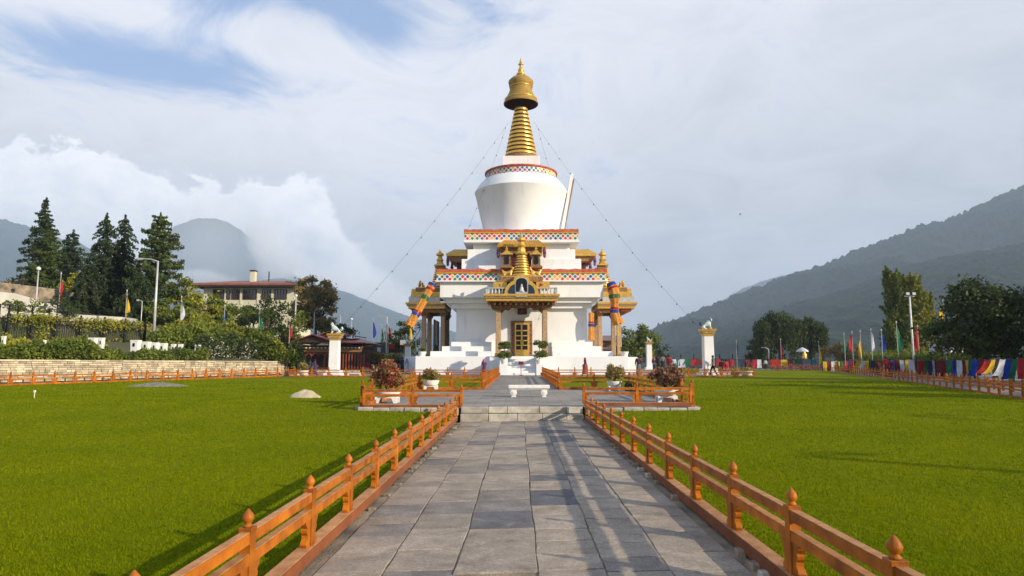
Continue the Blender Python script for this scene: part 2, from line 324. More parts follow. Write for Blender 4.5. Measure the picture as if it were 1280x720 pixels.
# ================================================================== terrain
def P(y): return .34+.0075*(np.maximum(y, 20.7)-20.7)*np.where(np.asarray(y) > 95, 95/np.maximum(y, 1), 1)
def Lh(x, y):
    x = np.asarray(x, float); y = np.asarray(y, float)
    z = np.interp(y, [0, 10, 20, 24, 45, 64, 90, 110, 140], [0, 0, .20, .26, .50, .635, .835, .9, .7])
    z = z+.07*np.clip((y-18)/2.2, 0, 1)*np.clip((27-y)/5, 0, 1)*np.clip((np.abs(x)-2.1)/.8, 0, 1)
    return z-.08*np.clip((-x-1.0)/.8, 0, 1)*np.clip((22-y)/8, 0, 1)-.002
def XW(y): return np.interp(y, [-30, 0, 38, 60, 63, 150], [-62, -47, -30.3, -20.6, -24.5, -24.5])
def XF(y): return np.interp(y, [-30, 26, 90, 150], [1.0, 19.3, 40.3, 60])      # lawn edge on the right
def grass_mat():
    m = bpy.data.materials.new('lawn_grass'); m.use_nodes = True; N, Lk = nodes_of(m.node_tree)
    out = N('ShaderNodeOutputMaterial'); p = N('ShaderNodeBsdfPrincipled'); Lk(p.outputs[0], out.inputs[0]); p.inputs['Roughness'].default_value = .85; p.inputs['Specular IOR Level'].default_value = .02
    tc = N('ShaderNodeTexCoord')
    def nz(s, d=5): n = N('ShaderNodeTexNoise'); n.inputs['Scale'].default_value = s; n.inputs['Detail'].default_value = d; Lk(tc.outputs['Object'], n.inputs['Vector']); return n.outputs['Fac']
    cr = N('ShaderNodeValToRGB'); e = cr.color_ramp.elements; e[0].position = .33; e[0].color = (.13, .165, .001, 1); e[1].position = .68; e[1].color = (.225, .245, .002, 1)
    M = lambda op, a, b=None, c=False: math_node(N, Lk, op, a, b, c)
    Lk(M('ADD', M('MULTIPLY', nz(.25), .5), M('MULTIPLY', nz(5), .5)), cr.inputs[0])
    m2 = N('ShaderNodeMix', data_type='RGBA'); m2.blend_type = 'MULTIPLY'; r = N('ShaderNodeMapRange'); Lk(nz(45, 6), r.inputs['Value']); r.inputs['From Min'].default_value = .35; r.inputs['From Max'].default_value = .65; r.inputs['To Min'].default_value = .6; r.inputs['To Max'].default_value = 1.15
    m2.inputs[0].default_value = 1; Lk(cr.outputs[0], m2.inputs[6]); Lk(r.outputs[0], m2.inputs[7]); Lk(m2.outputs[2], p.inputs['Base Color'])
    b = N('ShaderNodeBump'); b.inputs['Strength'].default_value = .9; b.inputs['Distance'].default_value = .03; Lk(nz(60, 4), b.inputs['Height']); Lk(b.outputs[0], p.inputs['Normal'])
    return m
GRASS = grass_mat()
BLADE = leafmat('grass_blade', (.235, .262, .002), (.13, .185, .001), .45, .32, .5, .03)
SOIL = mat('valley_ground', (.09, .09, .05), .95, col2=(.05, .06, .035), scale=.02, bump=.2, bscale=.5)
g = grid('ground', np.concatenate([np.linspace(-9000, -200, 30), np.linspace(-150, 150, 20), np.linspace(200, 9000, 30)]), np.concatenate([np.linspace(-3000, -30, 12), np.linspace(0, 160, 15), np.linspace(200, 12000, 40)]),
         lambda x, y: -.6-np.clip((y-140)*.12, 0, 25)*1.0, SOIL); tag(g, kind='structure')
ys = np.concatenate([np.linspace(-6, 0, 3), np.arange(.5, 30, .5), np.arange(30, 96, 2)])
def lawn_side(name, side):
    def fn():
        V = []; n = 40
        for y in ys:
            inner = (-1.86 if side < 0 else 1.99) if y < 20.35 else ((-4.78 if side < 0 else 5.26) if y < 32.6 else (-1.66 if side < 0 else 1.84))
            inner = inner if y < 56.6 else (-18.6 if side < 0 else 19.2)
            outer = XW(y)-.3 if side < 0 else XF(y)-.35
            if y > 56.6 and side < 0: outer = inner-.01
            for t in np.linspace(0, 1, n): xx = inner+(outer-inner)*t**1.6; V.append((xx, y, float(Lh(xx, y))))
        i = np.arange(n-1)[None, :]+np.arange(len(ys)-1)[:, None]*n
        Fq = np.stack([i, i+1, i+1+n, i+n], -1).reshape(-1, 4)
        if side > 0: Fq = Fq[:, ::-1]
        Fq = Fq[:, ::-1]
        return rawmesh(name, V, Fq, GRASS, smooth=True)
    return tag(fn(), kind='structure')
lawn_side('lawn', -1); lawn_side('lawn', 1)
# paved terrace and plaza
def sheet(name, x0, x1, y0, y1, m, dz=0, step=2.0, hf=None):
    xs = np.linspace(x0, x1, max(2, int((x1-x0)/6))); yy = np.linspace(y0, y1, max(2, int((y1-y0)/step)+1))
    return tag(grid(name, xs, yy, lambda x, y: (P(y) if hf is None else hf(x, y))+dz, m), kind='structure')
terrace = sheet('terrace_paving', -4.78, 5.26, 20.75, 32.6, ASPH)
sheet('path', -1.66, 1.84, 32.6, 57.2, ASPH, .002)
sheet('plaza', -24.4, 19.25, 57.2, 94.2, ASPH, -.01); sheet('plaza', -24.4, 42, 94.2, 114, ASPH, -.012)
sheet('pavement', 19.0, 60, 12, 112, ASPH, .0, hf=lambda x, y: np.where(x > XF(y)-.4, Lh(x, y)+.01, -.5))
# hillside on the left
HM = mat('bank_soil', (.09, .085, .045), .95, col2=(.05, .07, .025), scale=.4, bump=.4, bscale=2)
def hill(x, y):
    t = XW(y)-x
    z = np.interp(t, [-1, 0, .35, .4, 3, 7.0, 7.9, 8.6, 9, 15, 25, 60, 150], [0, .2, .3, 1.75, 2.3, 3.2, 3.4, 4.7, 4.8, 5.0, 6.5, 11, 24])
    return np.where(y > 60, np.interp(t, [-1, 0, .6, 8, 25, 60, 150], [0, .4, 2.0, 4.5, 7, 11.5, 25]), z)
hs = []
yy = np.linspace(-20, 150, 120); tt = np.concatenate([[0, .34, .4, 1.5, 3, 5, 7, 7.9, 8.6, 9], np.linspace(11, 150, 36)])
V = [(XW(y)-t, y, float(hill(XW(y)-t, y))+(float(fnoise(t*.3, y*.3, 3))*.5 if t > 10 else 0)) for y in yy for t in tt]
i = np.arange(len(tt)-1)[None, :]+np.arange(len(yy)-1)[:, None]*len(tt)
tag(rawmesh('hillside', V, np.stack([i, i+len(tt), i+len(tt)+1, i+1], -1).reshape(-1, 4), HM, smooth=False), kind='structure')
# mountains
def forest_mat():
    m = mat('forested_slope', (.030, .056, .034), .95, col2=(.005, .013, .011), scale=.022, bump=1.0, bscale=.06, det=10, bdist=12, spec=.05)  # base colours darkened to carry the cloud shadow on the slopes
    return m
FOREST = forest_mat()
def mountain(name, prof, Yr, Yf, seed, rough=1.0, nx=260, ny=90, z0=-22):
    px = np.array([p[0] for p in prof], float); py = np.array([p[1] for p in prof], float)
    us = np.linspace(px[0], px[-1], nx); h = np.array([at(u, v, Yr).z for u, v in zip(us, np.interp(us, px, py))]); xr = np.array([at(u, 456, Yr).x for u in us])
    ts = np.linspace(0, 1.35, ny); V = []
    for t in ts:
        Y = Yf+(Yr-Yf)*t
        sh = t**.85 if t <= 1 else 1-(t-1)*1.6
        n = fnoise(us*.018+seed, t*5+us*.012, seed, 6)*rough
        nd = fnoise(us*.035-seed, t*3, seed+5, 5)*rough
        env = math.sin(min(t, 1)*PI)**.7 if t < 1 else 0
        rid = fnoise(us*.25, t*40+0*us, seed+2, 3)*.012*h.max() if .5 < t < 1.2 else 0
        zz = z0+(h-z0)*sh+env*n*h.max()*.20+rid
        V += [(x*(Y/Yr)**.6, Y+d*130*env, z) for x, z, d in zip(xr, zz, nd)]
    i = np.arange(nx-1)[None, :]+np.arange(ny-1)[:, None]*nx
    o = rawmesh(name, V, np.stack([i, i+1, i+1+nx, i+nx], -1).reshape(-1, 4), FOREST, smooth=False)
    return tag(o, kind='structure')
def spike(prof, step, amp, seed):
    r = random.Random(seed); out = []
    px = np.array([p[0] for p in prof]); py = np.array([p[1] for p in prof])
    for u in np.arange(px[0], px[-1], step): out.append((u, float(np.interp(u, px, py))-r.random()**3*amp))
    return out
main_ridge = spike([(700, 455), (790, 424), (823, 408.5), (872, 388), (904, 376.5), (953, 359.5), (983, 348), (1020, 335.5), (1040, 328), (1086, 310), (1138, 292), (1162, 281), (1193, 276), (1214, 267.5), (1254, 249), (1280, 240), (1380, 196), (1600, 120), (1850, 150), (2200, 300)], 1.3, 3.4, 3)
mountain('mountain', main_ridge, 2300, 1000, 4, rough=.38, nx=1000, ny=110)
mountain('mountain', spike([(700, 462), (820, 442), (837, 437), (892, 411), (931, 401), (983, 383), (1040, 368), (1086, 352), (1144, 331), (1200, 320), (1280, 306), (1450, 262), (1700, 240), (2100, 360)], 2, 2.2, 5), 1450, 500, 9, rough=.3, nx=700, ny=80)
mountain('mountain', [(800, 440), (880, 388), (907, 374), (931, 360), (971, 346), (996, 341), (1060, 335), (1200, 330)], 5200, 4000, 12, nx=160, ny=40)
mountain('mountain', spike([(-900, 300), (-500, 220), (-200, 240), (-60, 262), (0, 278), (35, 288), (70, 300), (110, 312), (150, 330), (230, 360), (330, 400), (420, 440)], 2, 2, 8), 4600, 2200, 21, rough=.5, nx=460, ny=70)
mountain('mountain', [(60, 420), (140, 345), (190, 298), (210, 281), (232, 273), (255, 271), (275, 275), (294, 287), (318, 305), (345, 332), (380, 352), (430, 380), (480, 400)], 7800, 6400, 31, rough=.4, nx=220, ny=40)
mountain('mountain', [(150, 408), (240, 372), (300, 352), (350, 348), (400, 356), (440, 368), (480, 384), (520, 398), (600, 425), (700, 440), (830, 446)], 5400, 3400, 41, rough=.7, nx=260, ny=60)
# ================================================================== near path of slabs
def slab_mat():
    m = bpy.data.materials.new('paving_slab_stone'); m.use_nodes = True; N, Lk = nodes_of(m.node_tree)
    out = N('ShaderNodeOutputMaterial'); p = N('ShaderNodeBsdfPrincipled'); Lk(p.outputs[0], out.inputs[0]); p.inputs['Roughness'].default_value = .8; p.inputs['Specular IOR Level'].default_value = .25
    M = lambda op, a, b=None, c=False: math_node(N, Lk, op, a, b, c)
    tc = N('ShaderNodeTexCoord'); oi = N('ShaderNodeObjectInfo')
    ad = N('ShaderNodeVectorMath', operation='ADD'); Lk(tc.outputs['Object'], ad.inputs[0]); cx = N('ShaderNodeCombineXYZ'); Lk(M('MULTIPLY', oi.outputs['Random'], 50), cx.inputs[0]); Lk(cx.outputs[0], ad.inputs[1])
    def nz(s, d=6, r=.6, dist=0): n = N('ShaderNodeTexNoise'); n.inputs['Scale'].default_value = s; n.inputs['Detail'].default_value = d; n.inputs['Roughness'].default_value = r; n.inputs['Distortion'].default_value = dist; Lk(ad.outputs[0], n.inputs['Vector']); return n.outputs['Fac']
    base = N('ShaderNodeValToRGB'); e = base.color_ramp.elements; e[0].position = 0; e[0].color = (.115, .115, .125, 1); e[1].position = 1; e[1].color = (.36, .30, .235, 1)
    k = e.new(.3); k.color = (.285, .24, .188, 1); k = e.new(.6); k.color = (.36, .295, .225, 1); k = e.new(.12); k.color = (.215, .193, .17, 1); Lk(oi.outputs['Random'], base.inputs[0])
    r = N('ShaderNodeMapRange'); Lk(nz(3.0, 8, .65, .4), r.inputs['Value']); r.inputs['From Min'].default_value = .3; r.inputs['From Max'].default_value = .7; r.inputs['To Min'].default_value = .62; r.inputs['To Max'].default_value = 1.25
    m1 = N('ShaderNodeMix', data_type='RGBA', blend_type='MULTIPLY'); m1.inputs[0].default_value = 1; Lk(base.outputs[0], m1.inputs[6]); Lk(r.outputs[0], m1.inputs[7])
    r2 = N('ShaderNodeMapRange'); Lk(nz(40, 5, .7), r2.inputs['Value']); r2.inputs['From Min'].default_value = .35; r2.inputs['From Max'].default_value = .65; r2.inputs['To Min'].default_value = .70; r2.inputs['To Max'].default_value = 1.2
    m2 = N('ShaderNodeMix', data_type='RGBA', blend_type='MULTIPLY'); m2.inputs[0].default_value = 1; Lk(m1.outputs[2], m2.inputs[6]); Lk(r2.outputs[0], m2.inputs[7])
    st = N('ShaderNodeMapRange'); Lk(nz(1.7, 4, .5, 1.0), st.inputs['Value']); st.inputs['From Min'].default_value = .6; st.inputs['From Max'].default_value = .68
    m3 = N('ShaderNodeMix', data_type='RGBA'); Lk(M('MULTIPLY', st.outputs[0], .4), m3.inputs[0]); Lk(m2.outputs[2], m3.inputs[6]); m3.inputs[7].default_value = (.36, .27, .18, 1)
    Lk(m3.outputs[2], p.inputs['Base Color'])
    b = N('ShaderNodeBump'); b.inputs['Strength'].default_value = .75; b.inputs['Distance'].default_value = .008; Lk(M('ADD', nz(7, 8, .7), M('MULTIPLY', nz(60, 4), .25)), b.inputs['Height']); Lk(b.outputs[0], p.inputs['Normal'])
    return m
SLAB = slab_mat()
MORTAR = mat('joint_mortar', (.38, .30, .20), .95, col2=(.10, .085, .07), scale=1.6, bump=.8, bscale=40)
def tilt(x, y=5): return -.08*min(max((1.2-x)/3.0, 0), 1)
mb = MB(); mb.add([(-1.95, -3, -.094), (1.2, -3, -.010), (2.05, -3, -.010), (2.05, 20.3, -.010), (1.2, 20.3, -.010), (-1.95, 20.3, -.094)], [(0, 1, 4, 5), (1, 2, 3, 4)])
path = tag(mb.build('path', MORTAR), kind='structure')
cols_x = [-1.66, -1.10, -.52, .14, .69, 1.20, 1.80]
sr = random.Random(11)
_jt = {c: [sr.choice((-1, 1))*sr.uniform(.0, .016) for _ in range(60)] for c in range(7)}
def jx(c, y):
    if c in (0, 6): return cols_x[c]
    t = (y+4)/.85; i = int(t); f = t-i; return cols_x[c]+_jt[c][i]*(1-f)+_jt[c][i+1]*f
nsl = 0
for c in range(6):
    y = -2.6+sr.random()*.5
    while y < 20.2:
        ln = sr.choice([.45, .55, .62, .7, .8, .95])*(1.0 if c in (1, 2, 3) else .85)
        if c == 2 and abs(y-5.3) < .35: y = 5.62; ln = 1.02
        if c == 1 and abs(y-6.1) < .3: ln = .75
        y1 = min(y+ln, 20.24)
        if y1 > 20.0: y1 = 20.24
        g = .0045
        q = [(jx(c, y)+g, y+g+sr.uniform(-.012, .012)), (jx(c+1, y)-g, y+g+sr.uniform(-.012, .012)), (jx(c+1, y1)-g, y1-g), (jx(c, y1)+g, y1-g)]
        # break the outline with a few extra points
        pts = []
        for k in range(4):
            a, b = Vector(q[k]), Vector(q[(k+1) % 4]); pts.append(a)
            for s in (.35, .7): d = (b-a); nrm = Vector((-d.y, d.x)).normalized(); pts.append(a+d*(s+sr.uniform(-.08, .08))+nrm*sr.uniform(-.002, .009))
        cxy = Vector(((q[0][0]+q[2][0])/2, (q[0][1]+q[2][1])/2)); n = len(pts)
        dz = sr.uniform(-.004, .006); tx, ty = sr.uniform(-.006, .006), sr.uniform(-.006, .006)
        zf = lambda p: tilt(p.x)+dz+(p.x-cxy.x)*tx+(p.y-cxy.y)*ty
        vs = [(p.x-cxy.x, p.y-cxy.y, zf(p)-.04) for p in pts]+[(p.x-cxy.x, p.y-cxy.y, zf(p)-.006) for p in pts]+[((p.x-cxy.x)*.985, (p.y-cxy.y)*.985, zf(cxy+(p-cxy)*.985)) for p in pts]
        m_ = MB(); m_.add(vs, [(i, (i+1) % n, (i+1) % n+n, i+n) for i in range(n)]+[(i+n, (i+1) % n+n, (i+1) % n+2*n, i+2*n) for i in range(n)]+[tuple(range(2*n, 3*n))])
        m_.build('paving_slab', SLAB, path, loc=(cxy.x, cxy.y, 0)); nsl += 1
        y = y1
print('slabs', nsl)
# rough stones packed beneath the sills
for sx in (-1, 1):
    y = 2.0
    while y < 20:
        w = sr.uniform(.06, .2); x = -1.72 if sx < 0 else 1.86; z = -.09 if sx < 0 else 0
        if sr.random() < .45:
            b = MB(); b.box(-.06, -w/2, -.06, .03+sr.uniform(0, .06), w/2, .012+sr.uniform(-.012, .014), top=.72); b.build('packing_stone', STONE if sr.random() < .12 else MORTAR, path, loc=(x, y, z+.02), bev=.008, rz=sr.uniform(-.2, .2)+(PI if sx > 0 else 0))
        y += w+sr.uniform(.05, .5)
# steps: two courses of dressed blocks
steps = tag(MB().box(-1.72, 20.30, -.2, 1.86, 20.76, .12).build('steps', MORTAR), kind='structure')
for k, (y0, z0, z1) in enumerate(((20.26, -.10, .155), (20.52, .165, .345))):
    x = -1.74
    while x < 1.83:
        w = min(sr.uniform(.5, .95), 1.88-x)
        if 1.88-x-w < .15: w = 1.88-x
        MB().box(-w/2+.004, 0, 0, w/2-.004, .30 if k == 0 else .34, z1-z0+sr.uniform(-.008, .006)).build('step_stone', STONE, steps, loc=(x+w/2, y0+sr.uniform(-.012, .012), z0), bev=.014)
        x += w
# rough kerb of the terrace
for sx, xa, xb in ((-1, -4.78, -1.80), (1, 1.95, 5.3)):
    x = xa
    while x < xb-.05:
        w = min(sr.uniform(.3, .6), xb-x)
        MB().box(-w/2+.006, 0, -.30, w/2-.006, .35, 0).build('kerb_stone', STONE, terrace, loc=(x+w/2, 20.38+sr.uniform(-.03, .03), .345+sr.uniform(-.012, .008)), bev=.016)
        x += w
for sx in (-1, 1):
    y = 20.8
    while y < 32.4:
        w = sr.uniform(.5, .9)
        MB().box(-.1, -w/2+.006, -.25, .1, w/2-.006, 0).build('kerb_stone', STONE, terrace, loc=((-4.86 if sx < 0 else 5.34), y+w/2, float(P(y))+.004), bev=.014)
        y += w
# short grass blades where the lawn is near
def blades(side, n):
    u = rng.random(n); Y = 1.6*np.exp(u*math.log(46/1.6)); w = .82*Y+1
    x = (-1.9-rng.random(n)*w) if side < 0 else (2.02+rng.random(n)*w)
    ok = (np.abs(x) < .80*Y+1.5) & ((Y < 20.2) | (np.abs(x) > 5.4)) & (x > XW(Y)+1) & (x < XF(Y)-.4); x = x[ok]; Y = Y[ok]; n = len(x)
    h = (.014+.012*rng.random(n))*(1+Y*.02); wd = (.0028+.0013*Y)*(.7+.6*rng.random(n)); a = rng.random(n)*2*PI
    z = Lh(x, Y); d = np.stack([np.cos(a), np.sin(a)], 1)*wd[:, None]*.5; ln = rng.normal(size=(n, 2))*h[:, None]*.55
    V = np.zeros((n, 3, 3)); V[:, 0, :2] = np.stack([x, Y], 1)-d; V[:, 1, :2] = np.stack([x, Y], 1)+d; V[:, 2, :2] = np.stack([x, Y], 1)+ln
    V[:, :2, 2] = (z-.003)[:, None]; V[:, 2, 2] = z+h
    return tag(rawmesh('grass', V.reshape(-1, 3), np.arange(3*n).reshape(n, 3), BLADE), kind='stuff')
tag(blades(-1, 330000), 'short mown grass blades on the left lawn beside the path', 'grass'); tag(blades(1, 330000), 'short mown grass blades on the right lawn beside the path', 'grass')
# ================================================================== wooden fences
def finial_prof(): return [(.0, 0), (.030, 0), (.034, .012), (.024, .02), (.022, .028), (.037, .045), (.041, .062), (.034, .085), (.018, .105), (.004, .122), (0, .124)]
_post = MB().box(-.042, -.042, -.02, .042, .042, .455).box(-.047, -.047, .44, .047, .047, .472).mesh('post', WOOD, bev=.004)
_fin = MB().lathe(finial_prof(), 12, cap=False).mesh('finial', WOOD, smooth=True)
brk = [(0, 0), (.085, 0), (.10, .03), (.082, .055), (.06, .07), (.062, .10), (.085, .125), (.09, .145), (.075, .16), (.105, .19), (.12, .225), (.12, .235), (0, .235)]
_bA = MB().prism([(.042+a, b) for a, b in brk], -.027, .027).mesh('bracket', WOOD); _bB = MB().prism([(-.042-a, b) for a, b in brk], -.027, .027).mesh('bracket', WOOD)
_pl = MB().box(-.045, -.045, -.02, .045, .045, .60).lathe([(.03, .60), (.042, .64), (.02, .69), (.003, .70)], 6).mesh('post', WOOD)
_bl = MB().prism([(-.13, .02), (.13, .02), (.16, .22), (-.16, .22)], -.02, .02).mesh('bracket', WOOD)
def fence(pts, label, group=None, detail=2, sp=1.37, sill=True, wood=WOOD, sc=1.0, brackets=True, starts=None):
    """fence run from a to b; posts at fixed spacing; z is the ground (sill underside)"""
    a, b, za, zb = pts; a = Vector((*a, za)); b = Vector((*b, zb)); d = b-a; Lg = d.length; rz = math.atan2(d.y, d.x)
    n = max(1, round(Lg/sp)); u = d/n
    root = empty('wooden_fence', a, rz, label, 'fence', group)
    slope = (zb-za)/Lg; st = .12 if sill else 0
    for k in range(n+1):
        x = Lg/n*k; z = slope*x+st
        if detail == 2:
            p = link('post', _post, root, (x, 0, z)); p.rotation_euler = (random.uniform(-.014, .014), random.uniform(-.01, .01), random.uniform(-.03, .03)); f = link('finial', _fin, p, (0, 0, .47))
            if brackets:
                if k < n: link('bracket', _bA, p, (0, 0, .0))
                if k > 0: link('bracket', _bB, p, (0, 0, .0))
        else:
            p = link('post', _pl, root, (x, 0, z)); link('bracket', _bl, p)
    for k in range(n):
        x0, x1 = Lg/n*k, Lg/n*(k+1); z0, z1 = slope*x0+st, slope*x1+st
        if detail == 2:
            for nm, zc, h in (('rail', .405, .07), ('rail', .265, .07)):
                r = MB(); r.bar((x0+.043, 0, z0+zc), (x1-.043, 0, z1+zc), .068, h); r.bar((x0+.043, 0, z0+zc+h/2+.004), (x1-.043, 0, z1+zc+h/2+.004), .062, .006, k=1); r.build(nm, [WOOD, WOODW], root)
            if sill: s = MB(); s.bar((x0, 0, z0-.055), (x1, 0, z1-.055), .135, .10); s.bar((x0, 0, z0-.001), (x1, 0, z1-.001), .122, .007, k=1); s.build('sill_beam', [SILL, WOODW], root)
        else:
            for zc, h in ((.43, .075), (.25, .07)): MB().bar((x0+.045, 0, z0+zc), (x1-.045, 0, z1+zc), .05, h).build('rail', WOOD, root)
            if sill: MB().bar((x0, 0, z0-.06), (x1, 0, z1-.06), .13, .12).build('sill_beam', WOOD if wood is WOOD else wood, root)
    return root
G1 = 'orange wooden garden fences'
fence(((-1.83, 4.736-1.37*3), (-1.83, 4.736+1.37*11), -.10, .0), 'orange wooden fence with turned finials along the left edge of the slab path', G1)
fence(((1.96, 3.708-1.37*3), (1.96, 3.708+1.37*12), .004, .004), 'orange wooden fence with turned finials along the right edge of the slab path', G1)
fence(((-4.62, 20.5), (-1.72, 20.5), .30, .30), 'short orange fence on the terrace edge in front of the left rust-red bush', G1, sp=1.45)
fence(((1.92, 20.6), (5.10, 20.6), .36, .36), 'short orange fence on the terrace edge in front of the right maroon bush', G1, sp=1.59)
pz = lambda y: float(P(y))
fence(((-4.70, 20.6), (-4.70, 32.4), pz(20.6), pz(32.4)), 'orange fence running back along the left side of the terrace', G1, detail=1)
fence(((5.18, 20.7), (5.18, 32.4), pz(20.6), pz(32.4)), 'orange fence running back along the right side of the terrace', G1, detail=1)
fence(((-4.70, 32.5), (-1.70, 32.5), pz(32.5), pz(32.5)), 'orange fence closing the front of the left inner lawn', G1, detail=1, sp=1.5)
fence(((1.88, 32.5), (5.18, 32.5), pz(32.5), pz(32.5)), 'orange fence closing the front of the right inner lawn', G1, detail=1, sp=1.6)
fence(((-1.70, 32.6), (-1.70, 56.0), pz(32.5), pz(56)), 'orange fence along the left of the inner walk to the stupa stair', G1, detail=1)
fence(((1.88, 32.6), (1.88, 56.0), pz(32.5), pz(56)), 'orange fence along the right of the inner walk to the stupa stair', G1, detail=1)
fence(((-18.4, 56.2), (-1.70, 56.2), pz(56), pz(56)), 'long orange fence before the stupa base, left of the walk, passing the lion pillar', G1, detail=1)
fence(((1.88, 56.2), (19.1, 56.2), pz(56), pz(56)), 'long orange fence before the stupa base, right of the walk, passing the lion pillar', G1, detail=1)
fence(((XW(34)+1.4, 34), (XW(60)+1.2, 60), float(Lh(-30, 34)), float(Lh(-20, 60))), 'low orange fence along the foot of the long stone wall', G1, detail=1, sp=1.25, brackets=True)
fence(((15.6, 14.5), (40.3, 90), float(Lh(16, 14.5)), float(Lh(40, 90))), 'very long low fence with pale kerb along the right edge of the lawn', G1, detail=1, sp=1.35)
fence(((17.4, 13.5), (42.6, 89.5), float(Lh(16, 14.5)), float(Lh(40, 90))), 'second low fence running parallel just outside the right lawn fence', G1, detail=1, sp=1.35, sill=False)
# pale kerb below the right fence
kb = MB(); d = Vector((40.3-15.6, 75.5, 0)).normalized(); n_ = Vector((-d.y, d.x, 0))
kb.bar(Vector((15.6, 14.5, float(Lh(16, 14.5))-.08))+n_*-.02, Vector((40.3, 90, float(Lh(40, 90))-.08)), .30, .22); tag(kb.build('kerb', STONE), kind='structure')
# ================================================================== planters, bench, sign
def blob_points(c, r, n, shell=.55, lumps=14, seed=0, low=-.6):
    q = np.random.default_rng(seed); cs = []; out = []
    for _ in range(lumps):
        v = q.normal(size=3); v /= np.linalg.norm(v); v[2] = max(v[2], low); cs.append((np.array(v)*np.array(r)*q.uniform(.45, .75), q.uniform(.28, .5)))
    for k, (cc, s) in enumerate(cs):
        m = n//lumps; v = q.normal(size=(m, 3)); v /= np.linalg.norm(v, axis=1)[:, None]; rad = shell+(1-shell)*q.random(m)
        out.append(cc+v*rad[:, None]*np.array(r)*s)
    return np.concatenate(out)+np.array(c)
def bowl_planter(px, Y, w, hb, z0, bush_r, bush_h, leaf, label, blab, seed, leafs=.09, n=1500, stand=True):
    x = X(px, Y); t = empty('planter', (x, Y, z0), 0, label, 'planter', 'white bowl planters')
    st = hb*.45; b = MB(); R = w/2
    b.lathe([(R*.45, st), (R*.78, st+.08*hb), (R*.97, st+.34*hb), (R*1.0, st+.45*hb), (R*.95, hb*.92), (R*1.02, hb*.94), (R*1.02, hb), (R*.88, hb), (R*.84, hb*.9)], 20, cap=True)
    b.build('bowl', WHITE2, t, smooth='auto')
    MB().lathe([(0, hb*.9), (R*.86, hb*.91)], 16, cap=False).build('soil', BROWN, t)
    MB().box(-R*.8, -R*.55, st*.82, R*.8, R*.55, st+.02).build('stand_top', WHITE2, t)
    for sx in (-1, 1):
        for sy in (-1, 1): MB().prism([(sx*R*.8, 0), (sx*R*.55, 0), (sx*R*.45, st*.6), (sx*R*.35, st*.84), (sx*R*.8, st*.84)], sy*R*.5-.04, sy*R*.5+.04).build('leg', WHITE2, t)
    s = empty('bush', (x, Y, z0+hb*.9), 0, blab, 'bush', 'clipped bushes in bowls')
    pts = blob_points((0, 0, bush_h*.48), (bush_r, bush_r*.85, bush_h*.55), n, seed=seed, lumps=22, low=-.35)
    leafmesh('foliage', pts, leafs, leaf, s)
    g_ = np.random.default_rng(seed+5); leafmesh('green_leaves', pts[::4]*.97+g_.normal(size=pts[::4].shape)*bush_r*.09, leafs*1.1, LEAF_MD if seed != 2 else LEAF_RD, s)
    tr = MB(); q = random.Random(seed)
    for k in range(9): a = q.random()*2*PI; tr.tube([(0, 0, 0), (math.cos(a)*bush_r*.3, math.sin(a)*bush_r*.3, bush_h*.35), (math.cos(a)*bush_r*.6, math.sin(a)*bush_r*.5, bush_h*(.5+.3*q.random()))], [.018, .012, .006], 5)
    tr.build('stems', BARK, s)
bowl_planter(485, 22.6, .90, .44, pz(22.6), .66, .92, LEAF_BUSH, 'large white bowl planter behind the left terrace fence', 'tall round rust-red bush overflowing the left large planter', 1, .085, 3600)
bowl_planter(832, 22.9, .80, .46, pz(22.9), .66, .78, LEAF_BUSH3, 'large white bowl planter behind the right terrace fence', 'wide maroon-brown bush in the right large planter', 2, .085, 3400)
bowl_planter(539, 31.7, .76, .46, pz(31.7), .52, .64, LEAF_BUSH2, 'smaller white bowl planter at the front of the left inner lawn', 'small mottled green and rust bush in the left smaller planter', 3, .08, 1700)
bowl_planter(767.5, 31.7, .70, .42, pz(31.7), .54, .80, LEAF_BUSH2, 'smaller white bowl planter at the front of the right inner lawn', 'small yellow-green and rust bush in the right smaller planter', 4, .08, 1900)
# dark bag lying by the right small planter
b = MB(); b.lathe([(.0, 0), (.16, .0), (.2, .12), (.17, .3), (.08, .38), (.0, .39)], 10, cap=False); bg_ = b.build('bag', BLK, None, loc=(X(785, 31.2), 31.2, pz(31.2)), smooth=True); tag(bg_, 'dark sack slumped beside the right smaller planter', 'bag')
# marble bench with scroll legs
bx0, bx1, BY = X(635.5, 26.2), X(686.5, 26.2), 26.2
bench = empty('bench', ((bx0+bx1)/2, BY, pz(BY)), 0, 'white stone bench on scroll legs at the centre of the terrace', 'bench'); hw = (bx1-bx0)/2
MB().box(-hw, -.21, .32, hw, .21, .45).build('seat', WHITE2, bench, bev=.015)
MB().box(-hw*.95, -.17, .29, hw*.95, .17, .318).build('seat_moulding', WHITE2, bench)
def scroll(sx):
    m = MB(); cx = sx*hw*.74
    m.prism([(cx-.12, .29), (cx+.12, .29), (cx+.10, .2), (cx+.05, .1), (cx+.09, 0), (cx-.09, 0), (cx-.05, .1), (cx-.10, .2)], -.13, .13)
    for r, dy in ((.125, .15), (.08, .165), (.035, .18)):
        ring = [(cx+r*math.cos(a), .175+r*math.sin(a)) for a in np.linspace(0, 2*PI, 16, endpoint=False)]; m.prism(ring, -dy, dy)
    return m
for sx in (-1, 1): scroll(sx).build('leg', WHITE2, bench, bev=0)
